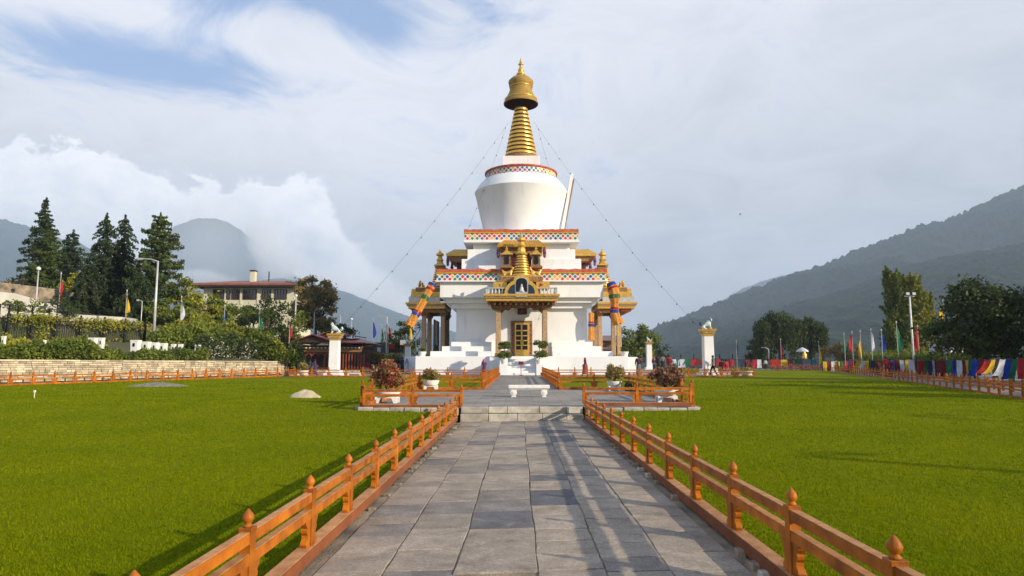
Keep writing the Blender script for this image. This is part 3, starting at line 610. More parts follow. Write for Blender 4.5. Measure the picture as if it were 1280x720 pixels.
# ================================================================== figures (skinned bodies)
def skin_mesh(name, verts, edges, rad, m, sub=1, root=0):
    me = bpy.data.meshes.new('t'); me.from_pydata(verts, edges, []); o = bpy.data.objects.new('t', me); COL.objects.link(o)
    md = o.modifiers.new('s', 'SKIN'); 
    if not me.skin_vertices: 
        bm = bmesh.new(); bm.from_mesh(me); bm.verts.layers.skin.verify(); bm.to_mesh(me); bm.free()
    for i, r in enumerate(rad):
        sv = me.skin_vertices[0].data[i]; sv.radius = (r, r) if isinstance(r, (int, float)) else r; sv.use_root = (i == root)
    md.use_smooth_shade = True
    sb = o.modifiers.new('u', 'SUBSURF'); sb.levels = sub; sb.render_levels = sub
    bpy.context.view_layer.update(); dg = bpy.context.evaluated_depsgraph_get(); ev = o.evaluated_get(dg)
    r = bpy.data.meshes.new_from_object(ev); r.name = name; r.materials.clear(); r.materials.append(m)
    bpy.data.objects.remove(o); bpy.data.meshes.remove(me); return r
def pose(kind):
    """joints of a 1.65 m figure facing -Y"""
    J = {'pel': (0, 0, .92), 'wst': (0, 0, 1.05), 'chs': (0, -.01, 1.25), 'nck': (0, 0, 1.42), 'nk2': (0, -.01, 1.47), 'hd': (0, -.03, 1.54), 'tp': (0, -.02, 1.62)}
    for s, n in ((-1, 'L'), (1, 'R')):
        J['sh'+n] = (s*.17, 0, 1.37); J['el'+n] = (s*.23, .02, 1.12); J['wr'+n] = (s*.24, -.06, .89)
        J['hp'+n] = (s*.09, 0, .88); J['kn'+n] = (s*.10, -.01, .49); J['an'+n] = (s*.10, .02, .08); J['to'+n] = (s*.11, -.13, .035)
    if kind == 'walk':
        J['knL'] = (-.09, -.17, .50); J['anL'] = (-.09, -.24, .10); J['toL'] = (-.09, -.39, .06)
        J['knR'] = (.09, .06, .49); J['anR'] = (.09, .28, .13); J['toR'] = (.09, .17, .035)
        J['elL'] = (-.23, .12, 1.14); J['wrL'] = (-.22, .10, .92); J['elR'] = (.23, -.05, 1.13); J['wrR'] = (.22, -.22, .97)
    if kind == 'sit':
        dz = -.45
        for k in list(J): 
            if k[:2] not in ('kn', 'an', 'to'): J[k] = (J[k][0], J[k][1], J[k][2]+dz)
        for s, n in ((-1, 'L'), (1, 'R')):
            J['kn'+n] = (s*.13, -.42, .48); J['an'+n] = (s*.12, -.42, .08); J['to'+n] = (s*.13, -.57, .035); J['el'+n] = (s*.24, -.08, .70); J['wr'+n] = (s*.13, -.30, .62)
    return J
R_ = {'pel': .135, 'wst': .115, 'chs': .135, 'nck': .07, 'nk2': .05, 'hd': .085, 'tp': .062, 'sh': .062, 'el': .042, 'wr': .026, 'hp': .095, 'kn': .06, 'an': .038, 'to': .034}
def body_edges(J, hands=True):
    names = ['pel', 'wst', 'chs', 'nck', 'nk2', 'hd', 'tp']; V = [J[n] for n in names]; rad = [R_[n] for n in names]; E = [(i, i+1) for i in range(6)]
    for n in 'LR':
        b = len(V); V += [J[k+n] for k in ('sh', 'el', 'wr')]; rad += [R_['sh'], R_['el'], R_['wr']]; E += [(2, b), (b, b+1), (b+1, b+2)]
        if hands:
            w = Vector(J['wr'+n]); e = Vector(J['el'+n]); d = (w-e).normalized(); s = -1 if n == 'L' else 1
            p = w+d*.075; V.append(p[:]); rad.append(.032); E.append((b+2, b+3)); side = Vector((0, 1, 0)); side = (side-d*side.dot(d)).normalized()
            for q, (off, ln) in enumerate(((-.03, .055), (-.010, .075), (.010, .08), (.03, .07))):
                i0 = len(V); a1 = p+side*off+d*ln*.55; a2 = p+side*off+d*ln+Vector((-s*.015, -.01, 0)); V += [a1[:], a2[:]]; rad += [.009, .007]; E += [(b+3, i0), (i0, i0+1)]
            i0 = len(V); V.append((w+d*.05+side*-.05)[:]); rad.append(.010); E.append((b+3, i0))
        b = len(V); V += [J[k+n] for k in ('hp', 'kn', 'an', 'to')]; rad += [R_['hp'], R_['kn'], R_['an'], R_['to']]; E += [(0, b), (b, b+1), (b+1, b+2), (b+2, b+3)]
    return V, E, rad
_pc = {}
def pmesh(kind, what, m):
    key = (kind, what)
    if key not in _pc:
        J = pose(kind)
        if what == 'body': V, E, r = body_edges(J); me = skin_mesh('body', V, E, r, m)
        elif what == 'jacket':
            V = [J[k] for k in ('pel', 'wst', 'chs')]+[tuple(Vector(J['nck'])*1)]; r = [.158, .142, .162, .085]; E = [(0, 1), (1, 2), (2, 3)]
            for n in 'LR': b = len(V); V += [J['sh'+n], J['el'+n], tuple(Vector(J['el'+n]).lerp(Vector(J['wr'+n]), .86))]; r += [.086, .066, .05]; E += [(2, b), (b, b+1), (b+1, b+2)]
            me = skin_mesh('jacket', V, E, r, m)
        elif what == 'trousers':
            V = [tuple(Vector(J['wst'])-Vector((0, 0, .03))), J['pel']]; r = [.135, .155]; E = [(0, 1)]
            for n in 'LR': b = len(V); V += [J['hp'+n], J['kn'+n], tuple(Vector(J['kn'+n]).lerp(Vector(J['an'+n]), .9))]; r += [.115, .082, .062]; E += [(1, b), (b, b+1), (b+1, b+2)]
            me = skin_mesh('trousers', V, E, r, m, root=1)
        elif what == 'skirt':
            b = MB(); c0 = Vector(J['wst']); c1 = Vector(J['pel'])
            if kind == 'sit': b.tube([c0, c1+Vector((0, -.08, -.02)), (0, -.36, .50), (0, -.46, .30), (0, -.45, .10)], [.15, .2, .2, .22, .24], 12)
            else: b.lathe([(.15, 1.06), (.17, .92), (.185, .7), (.2, .45), (.225, .2), (.23, .13), (.20, .13), (.10, .5)], 16, cap=False, sq=1.35 if kind == 'walk' else .9)
            me = b.mesh('skirt', m, smooth=True)
        elif what == 'hair':
            h = Vector(J['hd'])+Vector((0, .018, .035)); me = MB().lathe([(.0, -.10), (.07, -.09), (.096, -.02), (.097, .03), (.08, .075), (.04, .10), (0, .105)], 12, c=h, cap=False).mesh('hair', m, smooth=True)
        elif what == 'scarf':
            h = Vector(J['hd'])+Vector((0, .02, .02)); me = MB().lathe([(.15, -.25), (.12, -.15), (.10, -.06), (.108, .02), (.095, .08), (.05, .115), (0, .12)], 12, c=h, cap=False).mesh('headscarf', m, smooth=True)
        _pc[key] = me; return me
    me = _pc[key].copy(); me.materials.clear(); me.materials.append(m); return me
def nose_mesh():
    return MB().prism([(-.012, -.02), (.012, -.02), (0, .02)], -.02, .01).mesh('nose', SKIN)
NOSE = nose_mesh(); EYE = MB().lathe([(0, -.008), (.008, 0), (0, .008)], 6, cap=False).mesh('eye', BLK); SHOE = MB().box(-.045, -.17, 0, .045, .06, .07, top=.85).mesh('shoe', BLK, bev=.012)
def person(px, Y, hpx, rz, kind, top, bottom, label, skirt=True, head='hair', headm=None, z=None, group='visitors around the stupa', h=None, bag=None):
    x = X(px, Y); z = pz(Y) if z is None else z
    hh = h or hpx*Y/F; s = hh/(1.65 if kind != 'sit' else 1.2)
    t = empty('person', (x, Y, z), rz, label, 'person', group); t.scale = (s, s, s); J = pose(kind)
    bo = link('body', pmesh(kind, 'body', SKIN), t)
    link('jacket', pmesh(kind, 'jacket', top), t)
    link('skirt' if skirt else 'trousers', pmesh(kind, 'skirt' if skirt else 'trousers', bottom), t)
    link('headscarf' if head == 'scarf' else 'hair', pmesh(kind, head, headm or HAIR), t)
    hd = Vector(J['hd']); link('nose', NOSE, bo, hd+Vector((0, -.085, 0)))
    for e in (-1, 1): link('eye', EYE, bo, hd+Vector((e*.032, -.078, .025)))
    for n in 'LR': link('shoe', SHOE, t, Vector(J['an'+n])+Vector((0, 0, -.08)))
    if bag: MB().box(-.13, .12, .98+(-.45 if kind == 'sit' else 0), .13, .26, 1.34+(-.45 if kind == 'sit' else 0), top=.8).build('backpack', bag, t, bev=.03)
    return t
# ================================================================== the stupa
CX, CY = .22, 74.4; ZB = float(P(64.4))-.02
stupa = empty('stupa', (CX, CY, ZB), 0, 'large white stupa with a gilded spire and carved gold porticoes', 'stupa')
def zz(py, w): return at(651, py, CY-w).z-ZB
def hx(dpx, w): return dpx*(CY-w)/F
z_base = zz(445.3, 10)
b = MB().box(-10, -10, 0, 10, 10, z_base)
b.build('base', WHITE, stupa, bev=.03)
for rz in (PI/2, -PI/2, 0):
    o = MB().box(-3.0, -12.2 if rz else -10.45, 0, 3.0, -10.003, z_base-(.0 if rz else .06)).build('porch_platform', WHITE, stupa, bev=.03); o.rotation_euler = (0, 0, rz)
for w, pb, pt in ((8.76, 445.3, 439), (7.76, 439, 432.8), (6.96, 432.8, 427.3)):
    z0 = z_base if w > 8.5 else zz(pb, w+1.0 if w > 7.5 else w+.8)
    for sx in (-1, 1):
        for sy in (-1, 1):
            MB().box(min(sx*2.95, sx*w), min(sy*2.95, sy*w), z0-.01, max(sx*2.95, sx*w), max(sy*2.95, sy*w), zz(pt, w)).build('corner_step', WHITE, stupa, bev=.02)
zc = [zz(385.4, 6.98), zz(378.4, 7.48), zz(371.7, 7.99), zz(352, 8.43), zz(350.6, 8.43), zz(342, 8.3), zz(335.6, 8.35)]
MB().box(-6.5, -6.5, z_base-.2, 6.5, 6.5, zc[0]+.02).build('wall', WHITE, stupa, bev=.02)
for w, a, b_ in ((6.98, zc[0], zc[1]), (7.48, zc[1], zc[2]), (7.99, zc[2], zc[3]), (8.43, zc[3], zc[4])):
    MB().box(-w, -w, a, w, w, b_+.01).build('cornice', WHITE, stupa, bev=.02)
def band(w, a, b_, nm='frieze'):
    MB().box(-w, -w, a, w, w, b_).build(nm, FRIEZE, stupa, uv='box')
def trim(w, a, b_, seed):
    r = random.Random(seed); h = b_-a
    m = MB()
    for k in range(4):
        n = 44; c, s_ = math.cos(k*PI/2), math.sin(k*PI/2)
        prof = [(-w+2*w*i/n, a+h*(.78+.3*abs(math.sin(i*.9+seed))*.5+r.uniform(-.05, .1))) for i in range(n+1)]
        poly = [(-w, a)]+[prof[0]]+prof[1:]+[(w, a)]
        vs = [(x*c+d*s_, x*s_-d*c, z) for d in (w+.05, w-.5) for x, z in poly]; N_ = len(poly)
        m.add(vs, [tuple(range(N_)), tuple(range(N_, 2*N_))[::-1]]+[(i, i+N_, (i+1) % N_+N_, (i+1) % N_) for i in range(N_)])
    m.build('orange_trim', ORANGE, stupa)
    MB().box(-w-.07, -w-.07, a+.01, w+.07, w+.07, a+.10).build('gold_line', YEL, stupa)
band(8.3, zc[4]+.01, zc[5]); trim(8.3, zc[5], zc[6], 1)
MB().box(-8.2, -8.2, zc[5]-.05, 8.2, 8.2, zc[5]+.12).build('terrace_top', WHITE, stupa)
z2 = [zz(323.7, 6.05), zz(311.5, 5.5), zz(303, 5.89), zz(299.7, 5.89), zz(291.6, 5.8), zz(286, 5.85)]
MB().box(-6.05, -6.05, zc[5], 6.05, 6.05, z2[0]).build('upper_tier', WHITE, stupa, bev=.02)
MB().box(-5.5, -5.5, z2[0]-.02, 5.5, 5.5, z2[1]).build('upper_tier', WHITE, stupa, bev=.02)
MB().box(-4.97, -4.97, z2[1]-.02, 4.97, 4.97, z2[2]+.02).build('upper_tier', WHITE, stupa, bev=.02)
MB().box(-5.89, -5.89, z2[2], 5.89, 5.89, z2[3]).build('cornice', WHITE, stupa, bev=.02)
band(5.8, z2[3]+.005, z2[4]); trim(5.8, z2[4], z2[5], 2)
MB().box(-5.7, -5.7, z2[4]-.1, 5.7, 5.7, z2[4]+.12).build('terrace_top', WHITE, stupa)
Zc = lambda py: zz(py, 0)
rs = CY/F
zw, zr0, zr1 = Zc(243), zz(216.0, 3.9), zz(204.6, 3.9)-.14
MB().lathe([(4.12, z2[4]), (4.26, Zc(284.6)), (5.08, zw-.12), (5.15, zw-.03), (5.16, zw+.03), (5.08, zw+.16), (4.86, zw+.55), (4.52, zw+1.0), (4.15, zw+1.4), (3.8, zr0+.05)], 96).build('dome', WHITE, stupa, smooth='auto')
R3 = 44.7*rs
MB().lathe([(R3, zr0), (R3, zr1)], 72, cap=False).build('ring_frieze', FRIEZE, stupa, uv=(0, 0, R3))
MB().lathe([(R3-.25, zr0-.02), (R3+.02, zr0-.02), (R3+.06, zr0+.06), (R3+.02, zr0+.10)], 72, cap=False).build('gold_line', ORANGE, stupa)
MB().lathe([(R3, zr1-.08), (R3+.14, zr1-.04), (R3+.16, zr1+.10), (R3+.02, zr1+.15), (0, zr1+.16)], 72, cap=False).build('orange_trim', ORANGE, stupa, smooth='auto')
zh1 = zz(194.8, 2.0)
MB().box(-2.0, -2.0, zr1, 2.0, 2.0, zh1, top=1.03).build('harmika', WHITE, stupa, bev=.02)
zs0 = zh1; zs1 = Zc(134)
n = 12
sp = MB().lathe([(1.60, zs0), (.5, zs1+.6)], 32).build('spire_core', BROWN, stupa)
MB().lathe([(1.62, zs0), (1.95, zs0+.05), (1.9, zs0+.42), (1.7, zs0+.5)], 40).build('spire_foot', CARVE, stupa, smooth='auto')
for k in range(n):
    t0 = k/n; za = zs0+.5+(zs1-zs0-.5)*t0; zb_ = zs0+.5+(zs1-zs0-.5)*(k+.70)/n
    ra = 1.80+(.66-1.80)*t0; rb = 1.80+(.66-1.80)*(k+.7)/n
    MB().lathe([(ra-.22, za), (ra, za+.03), (ra+.015, (za+zb_)/2), (rb+.005, zb_-.03), (rb-.22, zb_)], 40, cap=False).build('spire_ring', GOLD2, stupa, smooth='auto')
# crowning bell and finial
uz = lambda py: Zc(py)
um = MB().lathe([(1.94, uz(131)), (1.97, uz(129.5)), (1.72, uz(124)), (1.38, uz(117)), (1.24, uz(112)), (1.26, uz(109)), (1.36, uz(107)), (1.42, uz(103.5)), (1.40, uz(102)), (1.05, uz(98.2)), (.3, uz(97))], 48, cap=False).build('crown_bell', OLDGOLD, stupa, smooth='auto')
MB().lathe([(1.90, uz(131)+.02), (1.68, uz(124)), (1.3, uz(117)), (.5, uz(116)), (0, uz(116))], 48, cap=False).build('crown_lining', DARKRED, stupa)
for py, r in ((110.2, 1.28), (125.5, 1.80)): MB().lathe([(r, uz(py)), (r+.06, uz(py)+.06), (r, uz(py)+.12)], 48, cap=False).build('crown_band', GOLD2, stupa, smooth=True)
fn = [(.50, 97), (.30, 96), (.50, 94), (.54, 92.8), (.42, 91.4), (.24, 90.6), (.34, 89), (.36, 88), (.26, 86), (.18, 83.5), (.16, 82), (.30, 81), (.30, 80.2), (.15, 79.4), (.17, 77), (.08, 75), (.10, 74), (0, 72.8)]
MB().lathe([(r, uz(p)) for r, p in fn], 20, cap=False).build('finial', GOLD2, stupa, smooth=True)
# slanting white niche frame on the right of the dome
nb = MB(); a_, b2_ = Vector((4.30, 0, z2[4]+.1)), Vector((5.62, 0, zz(222, 0)))
nb.bar(a_, b2_, .34, 1.9); 
q = nb.build('niche_frame', WHITE, stupa)
MB().bar(a_+Vector((.25, 0, .3)), b2_+Vector((.22, 0, -.35)), .14, 1.6).build('niche_face', CARVE, q)
MB().lathe([(0, 0), (.22, .1), (.12, .35), (0, .5)], 8, c=(b2_.x+.05, 0, b2_.z), cap=False).build('niche_finial', WHITE, q)
# ---- porticoes on three sides (front, left, right)
def portico(rz, front):
    w0 = 12.0; zr_b, zr_t = zz(376, 12.0), zz(367.8, 12.0)
    roof = MB().box(-3.42, -12.0, zr_b+.28, 3.42, -7.995, zr_t).build('portico_roof', CARVEL if not front else CARVEL, stupa, bev=.02); roof.rotation_euler = (0, 0, rz)
    K = roof
    MB().box(-3.52, -12.1, zr_t-.16, 3.52, -8.0, zr_t+.04).build('roof_edge', GOLD, K, bev=.02)
    MB().box(-3.30, -11.85, zr_b, 3.30, -8.0, zr_b+.275).build('roof_moulding', GOLD, K, bev=.02)
    for i in range(9): MB().box(-3.05+i*.72, -12.05, zr_b+.40, -2.75+i*.72, -12.002, zr_b+.62).build('roof_boss', RED if i % 2 else CARVE, K)
    zcap = zz(388, 10.3)
    for cx in (-2.2, 2.2):
        for cy in (-10.3, -8.3):
            c = MB().box(cx-.24, cy-.24, z_base-.02, cx+.24, cy+.24, zcap, top=.92).build('column', CARVEL, K, bev=.03)
            MB().box(cx-.34, cy-.34, z_base-.01, cx+.34, cy+.34, z_base+.3, top=.85).build('column_foot', CARVE, c, bev=.03)
            MB().box(cx-.22, cy-.22, zcap-.02, cx+.22, cy+.22, zcap+.42, top=2.0).build('capital', CARVE, c)
    # scalloped beam
    zb1 = zr_b-.01; zb0 = zcap+.12
    for cy in (-10.3, -8.3):
        sc = [(-2.9, zb1), (-2.9, zb0+.2), (-2.45, zb0-.05), (-1.95, zb0-.25), (-1.6, zb0+.10), (-1.25, zb0+.0), (-.95, zb0+.28), (-.55, zb0+.2), (0, zb0+.42), (.55, zb0+.2), (.95, zb0+.28), (1.25, zb0), (1.6, zb0+.10), (1.95, zb0-.25), (2.45, zb0-.05), (2.9, zb0+.2), (2.9, zb1)]
        MB().prism(sc, cy-.1, cy+.1).build('scalloped_beam', CARVE, K)
    for cx in (-2.75, 2.75): MB().box(cx-.1, -10.9, zb0+.25, cx+.1, -8.0, zb1-.001).build('side_beam', CARVE, K)
    for i in range(13):
        x = -3.0+i*.5; MB().box(x-.09, -11.5, zr_b-.28, x+.09, -10.45, zr_b-.003).build('bracket_block', CARVE if i % 2 else RUS, K)
    # balustrade of small white balusters
    zt = zr_t+.05
    for s in (-1, 1):
        for i in range(6):
            x = s*(1.45+i*.32); MB().lathe([(.09, 0), (.05, .1), (.10, .26), (.05, .42), (.09, .5)], 8, c=(x, -11.7, zt)).build('baluster', METAL, K, smooth=True)
        MB().box(min(s*1.3, s*3.25), -11.8, zt+.5, max(s*1.3, s*3.25), -11.6, zt+.60).build('balustrade_rail', METAL, K)
        MB().box(min(s*3.1, s*3.3), -11.8, zt+.0, max(s*3.1, s*3.3), -8.5, zt+.55).build('balustrade_side', METAL, K)
    # arched niche
    zn0 = zr_t+.0; S_ = (CY-11.8)/F
    def pt(x, y): return ((x-490)/8*S_*1.0, zz(290+y/8, 11.8))
    outer = [pt(318, 655), pt(320, 600), pt(332, 560), pt(355, 525), pt(385, 500), pt(408, 490), pt(415, 460), pt(435, 438), pt(462, 428), pt(490, 424), pt(518, 428), pt(545, 438), pt(565, 460), pt(572, 490), pt(595, 500), pt(625, 525), pt(648, 560), pt(660, 600), pt(662, 655)]
    N1 = MB().prism(outer, -11.95, -11.35).build('niche_arch', GOLD, K)
    for s in (-1, 1):
        q = [pt(490-s*133, 636), pt(490-s*133, 590), pt(490-s*118, 555), pt(490-s*95, 532), pt(490-s*68, 524), pt(490-s*68, 636)]
        MB().prism(q, -11.99, -11.90).build('niche_wing', BLUEP, N1)
    q = [pt(433, 600), pt(433, 505), pt(442, 480), pt(462, 466), pt(490, 462), pt(518, 466), pt(538, 480), pt(547, 505), pt(547, 600)]
    MB().prism([(x*1.12, z+(.06 if z > pt(0, 560)[1] else 0)) for x, z in q], -11.985, -11.93).build('niche_border', METAL, N1)
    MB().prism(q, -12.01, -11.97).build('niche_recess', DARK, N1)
    MB().box(-.52, -12.08, pt(0, 650)[1], .52, -11.96, pt(0, 602)[1]).build('niche_pedestal', METAL, N1)
    m = MB(); zb3 = pt(0, 600)[1]; m.lathe([(.26, 0), (.28, .08), (.16, .14), (.17, .3), (.12, .45), (.05, .5), (.085, .58), (.07, .68), (0, .74)], 10, c=(0, -12.03, zb3), cap=False, sq=.5); m.build('niche_figure', METAL, N1, smooth=True)
    # stepped gold wings behind the arch
    for s in (-1, 1):
        for (xa, xb, ya, yb, mt) in ((150, 285, 498, 556, GOLD), (60, 215, 446, 498, CARVE), (50, 200, 436, 446, GOLD)):
            x0, x1 = s*xa/8*S_, s*xb/8*S_
            MB().box(min(x0, x1), -11.3, zz(290+yb/8, 11.3), max(x0, x1), -8.45 if ya > 440 else -8.46, zz(290+ya/8, 11.3)).build('stepped_wing', mt, K, uv='box')
        x0 = s*200/8*S_; MB().prism([(x0-.14, zz(354, 11.3)), (x0+s*.2, zz(356, 11.3)), (x0-.14, zz(358.5, 11.3))], -11.36, -11.28).build('wing_emblem', RED, K)
        # gold crouching animal
        c = s*1.05; zA = zz(345, 11.0)
        V = [(c-.0, -10.9, zA+.35), (c+s*.35, -10.9, zA+.3), (c+s*.6, -10.9, zA+.25), (c-s*.18, -10.95, zA+.6), (c-s*.28, -11.0, zA+.85), (c-s*.05, -11.1, zA+.02), (c+s*.55, -11.05, zA+.02), (c+s*.8, -10.9, zA+.65)]
        me = skin_mesh('gilded_animal', V, [(0, 1), (1, 2), (0, 3), (3, 4), (0, 5), (2, 6), (2, 7)], [.17, .15, .16, .10, .14, .07, .07, .04], GOLD2); link('gilded_animal', me, K)
    CW = 8.95
    # ringed gold cone
    zk0, zk1 = zz(345.5, CW), zz(319, CW); r0, r1 = hx(12.6, CW), hx(6.6, CW)
    cone = MB().lathe([(r0*.86, zk0-.3), (r1*.8, zk1)], 24, c=(0, -CW, 0)).build('small_spire', OLDGOLD, K)
    for k in range(8):
        a = zk0+(zk1-zk0)*k/8; e = zk0+(zk1-zk0)*(k+.84)/8; ra = r0+(r1-r0)*k/8; rb = r0+(r1-r0)*(k+.84)/8
        MB().lathe([(ra-.15, a), (ra, a+.04), (rb+.02, e-.05), (rb-.12, e)], 28, c=(0, -CW, 0), cap=False).build('small_spire_ring', GOLD2, cone, smooth='auto')
    zv = zk1
    MB().lathe([(r1+.05, zv), (r1+.1, zv+.12), (.42, zv+.3), (.38, zv+.62), (.30, zv+.75), (.42, zv+.9), (.30, zv+1.05), (.22, zv+1.3), (.44, zv+1.45), (.40, zv+1.62), (.16, zv+1.8), (.0, zv+2.25)], 12, c=(0, -CW, 0), cap=False).build('small_spire_crown', GOLD, cone)
    # ---- upper pavilion against the second stage
    w1 = 8.0; zp0, zp1 = zz(308.5, w1), zz(303.5, w1)
    pr = MB(); hw = hx(30.7, w1); pr.add([(-hw, -w1, zp0), (hw, -w1, zp0), (hw, -5.0, zp0), (-hw, -5.0, zp0), (-hw-.0, -w1-.05, zp0+.22), (hw, -w1-.05, zp0+.22), (hw, -5.0, zp0+.22), (-hw, -5.0, zp0+.22), (-hw*.70, -w1+.9, zp1+.42), (hw*.70, -w1+.9, zp1+.42), (hw*.7, -5.0, zp1+.42), (-hw*.7, -5.0, zp1+.42)],
        [(3, 2, 1, 0), (0, 1, 5, 4), (1, 2, 6, 5), (3, 0, 4, 7), (4, 5, 9, 8), (5, 6, 10, 9), (7, 4, 8, 11), (8, 9, 10, 11), (2, 3, 7, 11, 10, 6)])
    PV = pr.build('pavilion_roof', GOLD, stupa); PV.rotation_euler = (0, 0, rz)
    for i in range(17): x = -hw+.12+i*(2*hw-.24)/16; MB().bar((x, -w1-.06, zp0+.24), (x*.72, -w1+.88, zp1+.45), .07, .05).build('roof_rib', GOLD2, PV)
    MB().box(-hw*.86, -w1+.5, zp0-.55, hw*.86, -5.0, zp0-.003).build('eave_brackets', CARVE, PV)
    MB().box(-1.0, -7.0, zc[5]+.1, 1.0, -6.0, zp0-.56).build('pavilion_wall', DARKRED, PV)
    for s in (-1, 1):
        MB().tube([(s*(hw-.1), -w1+.15, zp0), (s*(hw-.1), -w1+.15, zp0-.35), (s*(hw-.1), -w1+.15, zp0-1.0), (s*(hw-.1), -w1+.15, zp0-1.1)], [.10, .16, .14, .03], 8).build('hanging_ornament', RUS, PV)
        MB().tube([(s*(hw-.1), -w1+.15, zp0-.5), (s*(hw-.1), -w1+.15, zp0-.7)], .17, 8).build('ornament_band', BLU, PV)
        cx = s*hx(18.5, 8.6); zA, zB2 = zz(334, 8.6), zz(319.5, 8.6)
        sh = MB().box(cx-.52, -9.2, zA, cx+.52, -8.2, zA+.1).box(cx-.40, -9.05, zA+.1, cx+.40, -8.2, zB2).build('side_shrine', CARVE, PV)
        MB().box(cx-.22, -9.1, zA+.25, cx+.22, -9.055, zB2-.15).build('shrine_window', DARK, sh)
        MB().box(cx-.62, -9.35, zB2+.002, cx+.62, -8.2, zB2+.12, top=.98).lathe([(.6, .12), (.25, .4), (.12, .5), (.2, .62), (.05, .8), (0, 1.05)], 4, c=(cx, -8.8, zB2), ph=PI/4).build('shrine_roof', GOLD, sh)
        MB().box(cx-.60, -9.3, zA+.0+.3-.45, cx+.60, -8.2, zA-.003).build('shrine_base', CARVE, sh, uv='box')
    return roof, PV
portico(0, True); portico(PI/2, False); portico(-PI/2, False)
# front door, sign and lantern on the south wall
dw, zd0, zd1 = hx(12.5, 6.6), z_base-.05, zz(401, 6.6)
d = MB().box(-dw-.09, -6.70, z_base+.0, dw+.09, -6.49, zd1).build('door', CARVE, stupa, bev=.02)
D = lambda x: (x-653.5+.2)*(CY-6.7)/F
MB().box(D(645), -6.76, zd0+.1, D(663.2), -6.69, zz(403.5, 6.7)).build('door_leaf', GOLD2, d, bev=.01)
for ra, rb in ((406, 412.5), (414, 419), (420.3, 425), (426.3, 431), (432.2, 437)):
    for ca, cb in ((646.6, 652.6), (654.6, 660.8)): MB().box(D(ca), -6.775, zz(rb, 6.7), D(cb), -6.755, zz(ra, 6.7)).build('door_pane', DARK, d)
MB().box(D(652), -6.80, zz(431.5, 6.7), D(656), -6.765, zz(425.5, 6.7)).build('door_plate', YEL, d)
for k in range(7):
    for s in (-1, 1): MB().box(s*(dw-.12)-.06, -6.73, zd0+.35+k*.45, s*(dw-.12)+.06, -6.695, zd0+.5+k*.45).build('door_stud', (RED if k % 2 else BLU), d)
ln = MB().box(D(648.5), -7.15, zz(393, 6.8), D(660), -6.6, zz(386, 6.8)).build('hanging_box', BROWN, stupa); MB().box(-.14, -7.17, zz(391.5, 7), .2, -7.14, zz(388, 7)).build('box_sign', RED, ln)
# stair
zt_ = z_base-.08; n = 8
stt = MB()
for k in range(n): stt.box(-1.28, -13.1+k*.36, 0, 1.28, -10.4, zt_*(k+1)/n, k=0)
for k in range(n): MB().box(-1.28, -13.1+k*.36-(.02), zt_*k/n, 1.28, -10.4, zt_*(k+1)/n-.001*k).build('stair_step', WHITE, stupa, bev=.012)
for s in (-1, 1):
    MB().box(min(s*1.285, s*2.0), -13.2, 0, max(s*1.285, s*2.0), -10.42, zz(455.6, 13.2)).build('stair_cheek', WHITE, stupa, bev=.02)
    MB().box(min(s*1.285, s*2.0), -12.0, zz(455.6, 13.2)-.01, max(s*1.285, s*2.0), -10.43, zt_).build('stair_cheek', WHITE, stupa, bev=.02)
# green glazed screen inside the left portico
sg = MB().box(-9.3, -1.9, z_base, -9.2, 1.9, z_base+1.3).build('screen_panel', GREENP, stupa)
MB().box(-9.28, -1.9, z_base+1.31, -9.23, 1.9, z_base+3.9).build('screen_glass', GLASS, sg)
for y in (-1.9, -.65, .65, 1.9): MB().box(-9.34, y-.06, z_base, -9.17, y+.06, z_base+4.0).build('screen_post', BROWN, sg)
# dark carved wall panel behind the left portico columns
for s in (-1, 1): MB().box(min(s*6.51, s*6.62), -2.9, z_base+.02, max(s*6.51, s*6.62), 2.9, zc[0]-.1).build('side_doorway', BROWN, stupa)
for y in (-1.3, 1.3): MB().box(6.6, y-.25, z_base, 7.0, y+.25, zc[0]-.2).build('side_pilaster', CARVEL, stupa)
# ---- victory banners
BROC = mat('gold_brocade', (.72, .36, .04), .65, col2=(.40, .10, .02), scale=9, bump=.5, bscale=20, trans=.1)
def banner(name, pts, rad, bands, tail, label):
    root = empty(name, pts[0], 0, label, 'banner', 'brocade victory banners'); o = Vector(pts[0])
    P_ = [Vector(p)-o for p in pts]
    n = 22; vs = []; m = MB(); 
    m.tube(P_, rad, n, cap=False); 
    me = m.mesh('cloth_tube', BROC, smooth=False)
    for v in me.vertices: 
        v.co.x += .045*math.sin(v.index % n*2*PI/n*6+v.index//n); v.co.y += .05*math.cos(v.index % n*2*PI/n*5)
    link('cloth_tube', me, root)
    T = lambda t: (lambda q, i: P_[i].lerp(P_[i+1], q-i))(t*(len(P_)-1), min(int(t*(len(P_)-1)), len(P_)-2))
    Rr = lambda t: np.interp(t*(len(P_)-1), range(len(rad)), rad)
    for t0, t1, mt in bands: MB().tube([T(t0), T(t1)], [Rr(t0)+.045, Rr(t1)+.045], n, cap=False).build('band', mt, root)
    e = P_[-1]; d = (P_[-1]-P_[-2]).normalized(); r = d.cross(Vector((0, 1, 0))).normalized(); u = d.cross(r); kk = 28; vs = []
    for lay in (0, 1):
        for i in range(kk): a = 2*PI*i/kk; g = rad[-1]*(1.0+.14*lay+(.08*math.cos(a*7))); vs.append(e+(r*math.cos(a)+u*math.sin(a))*g+d*((-.12) if lay == 0 else (.34+.07*math.cos(a*7))))
    sk = MB(); sk.add(vs, [(i, (i+1) % kk, (i+1) % kk+kk, i+kk) for i in range(kk)]); sk.build('skirt', BROC, root)
    MB().tube([P_[-1], P_[-1]+Vector((0, 0, -.7)), P_[-1]+Vector((.05, 0, -1.5))], [.05, .10, .12], 6).build('tassel', YEL, root)
    return root
A, B = at(541, 355, 64.6), at(513.5, 404, 63.6)
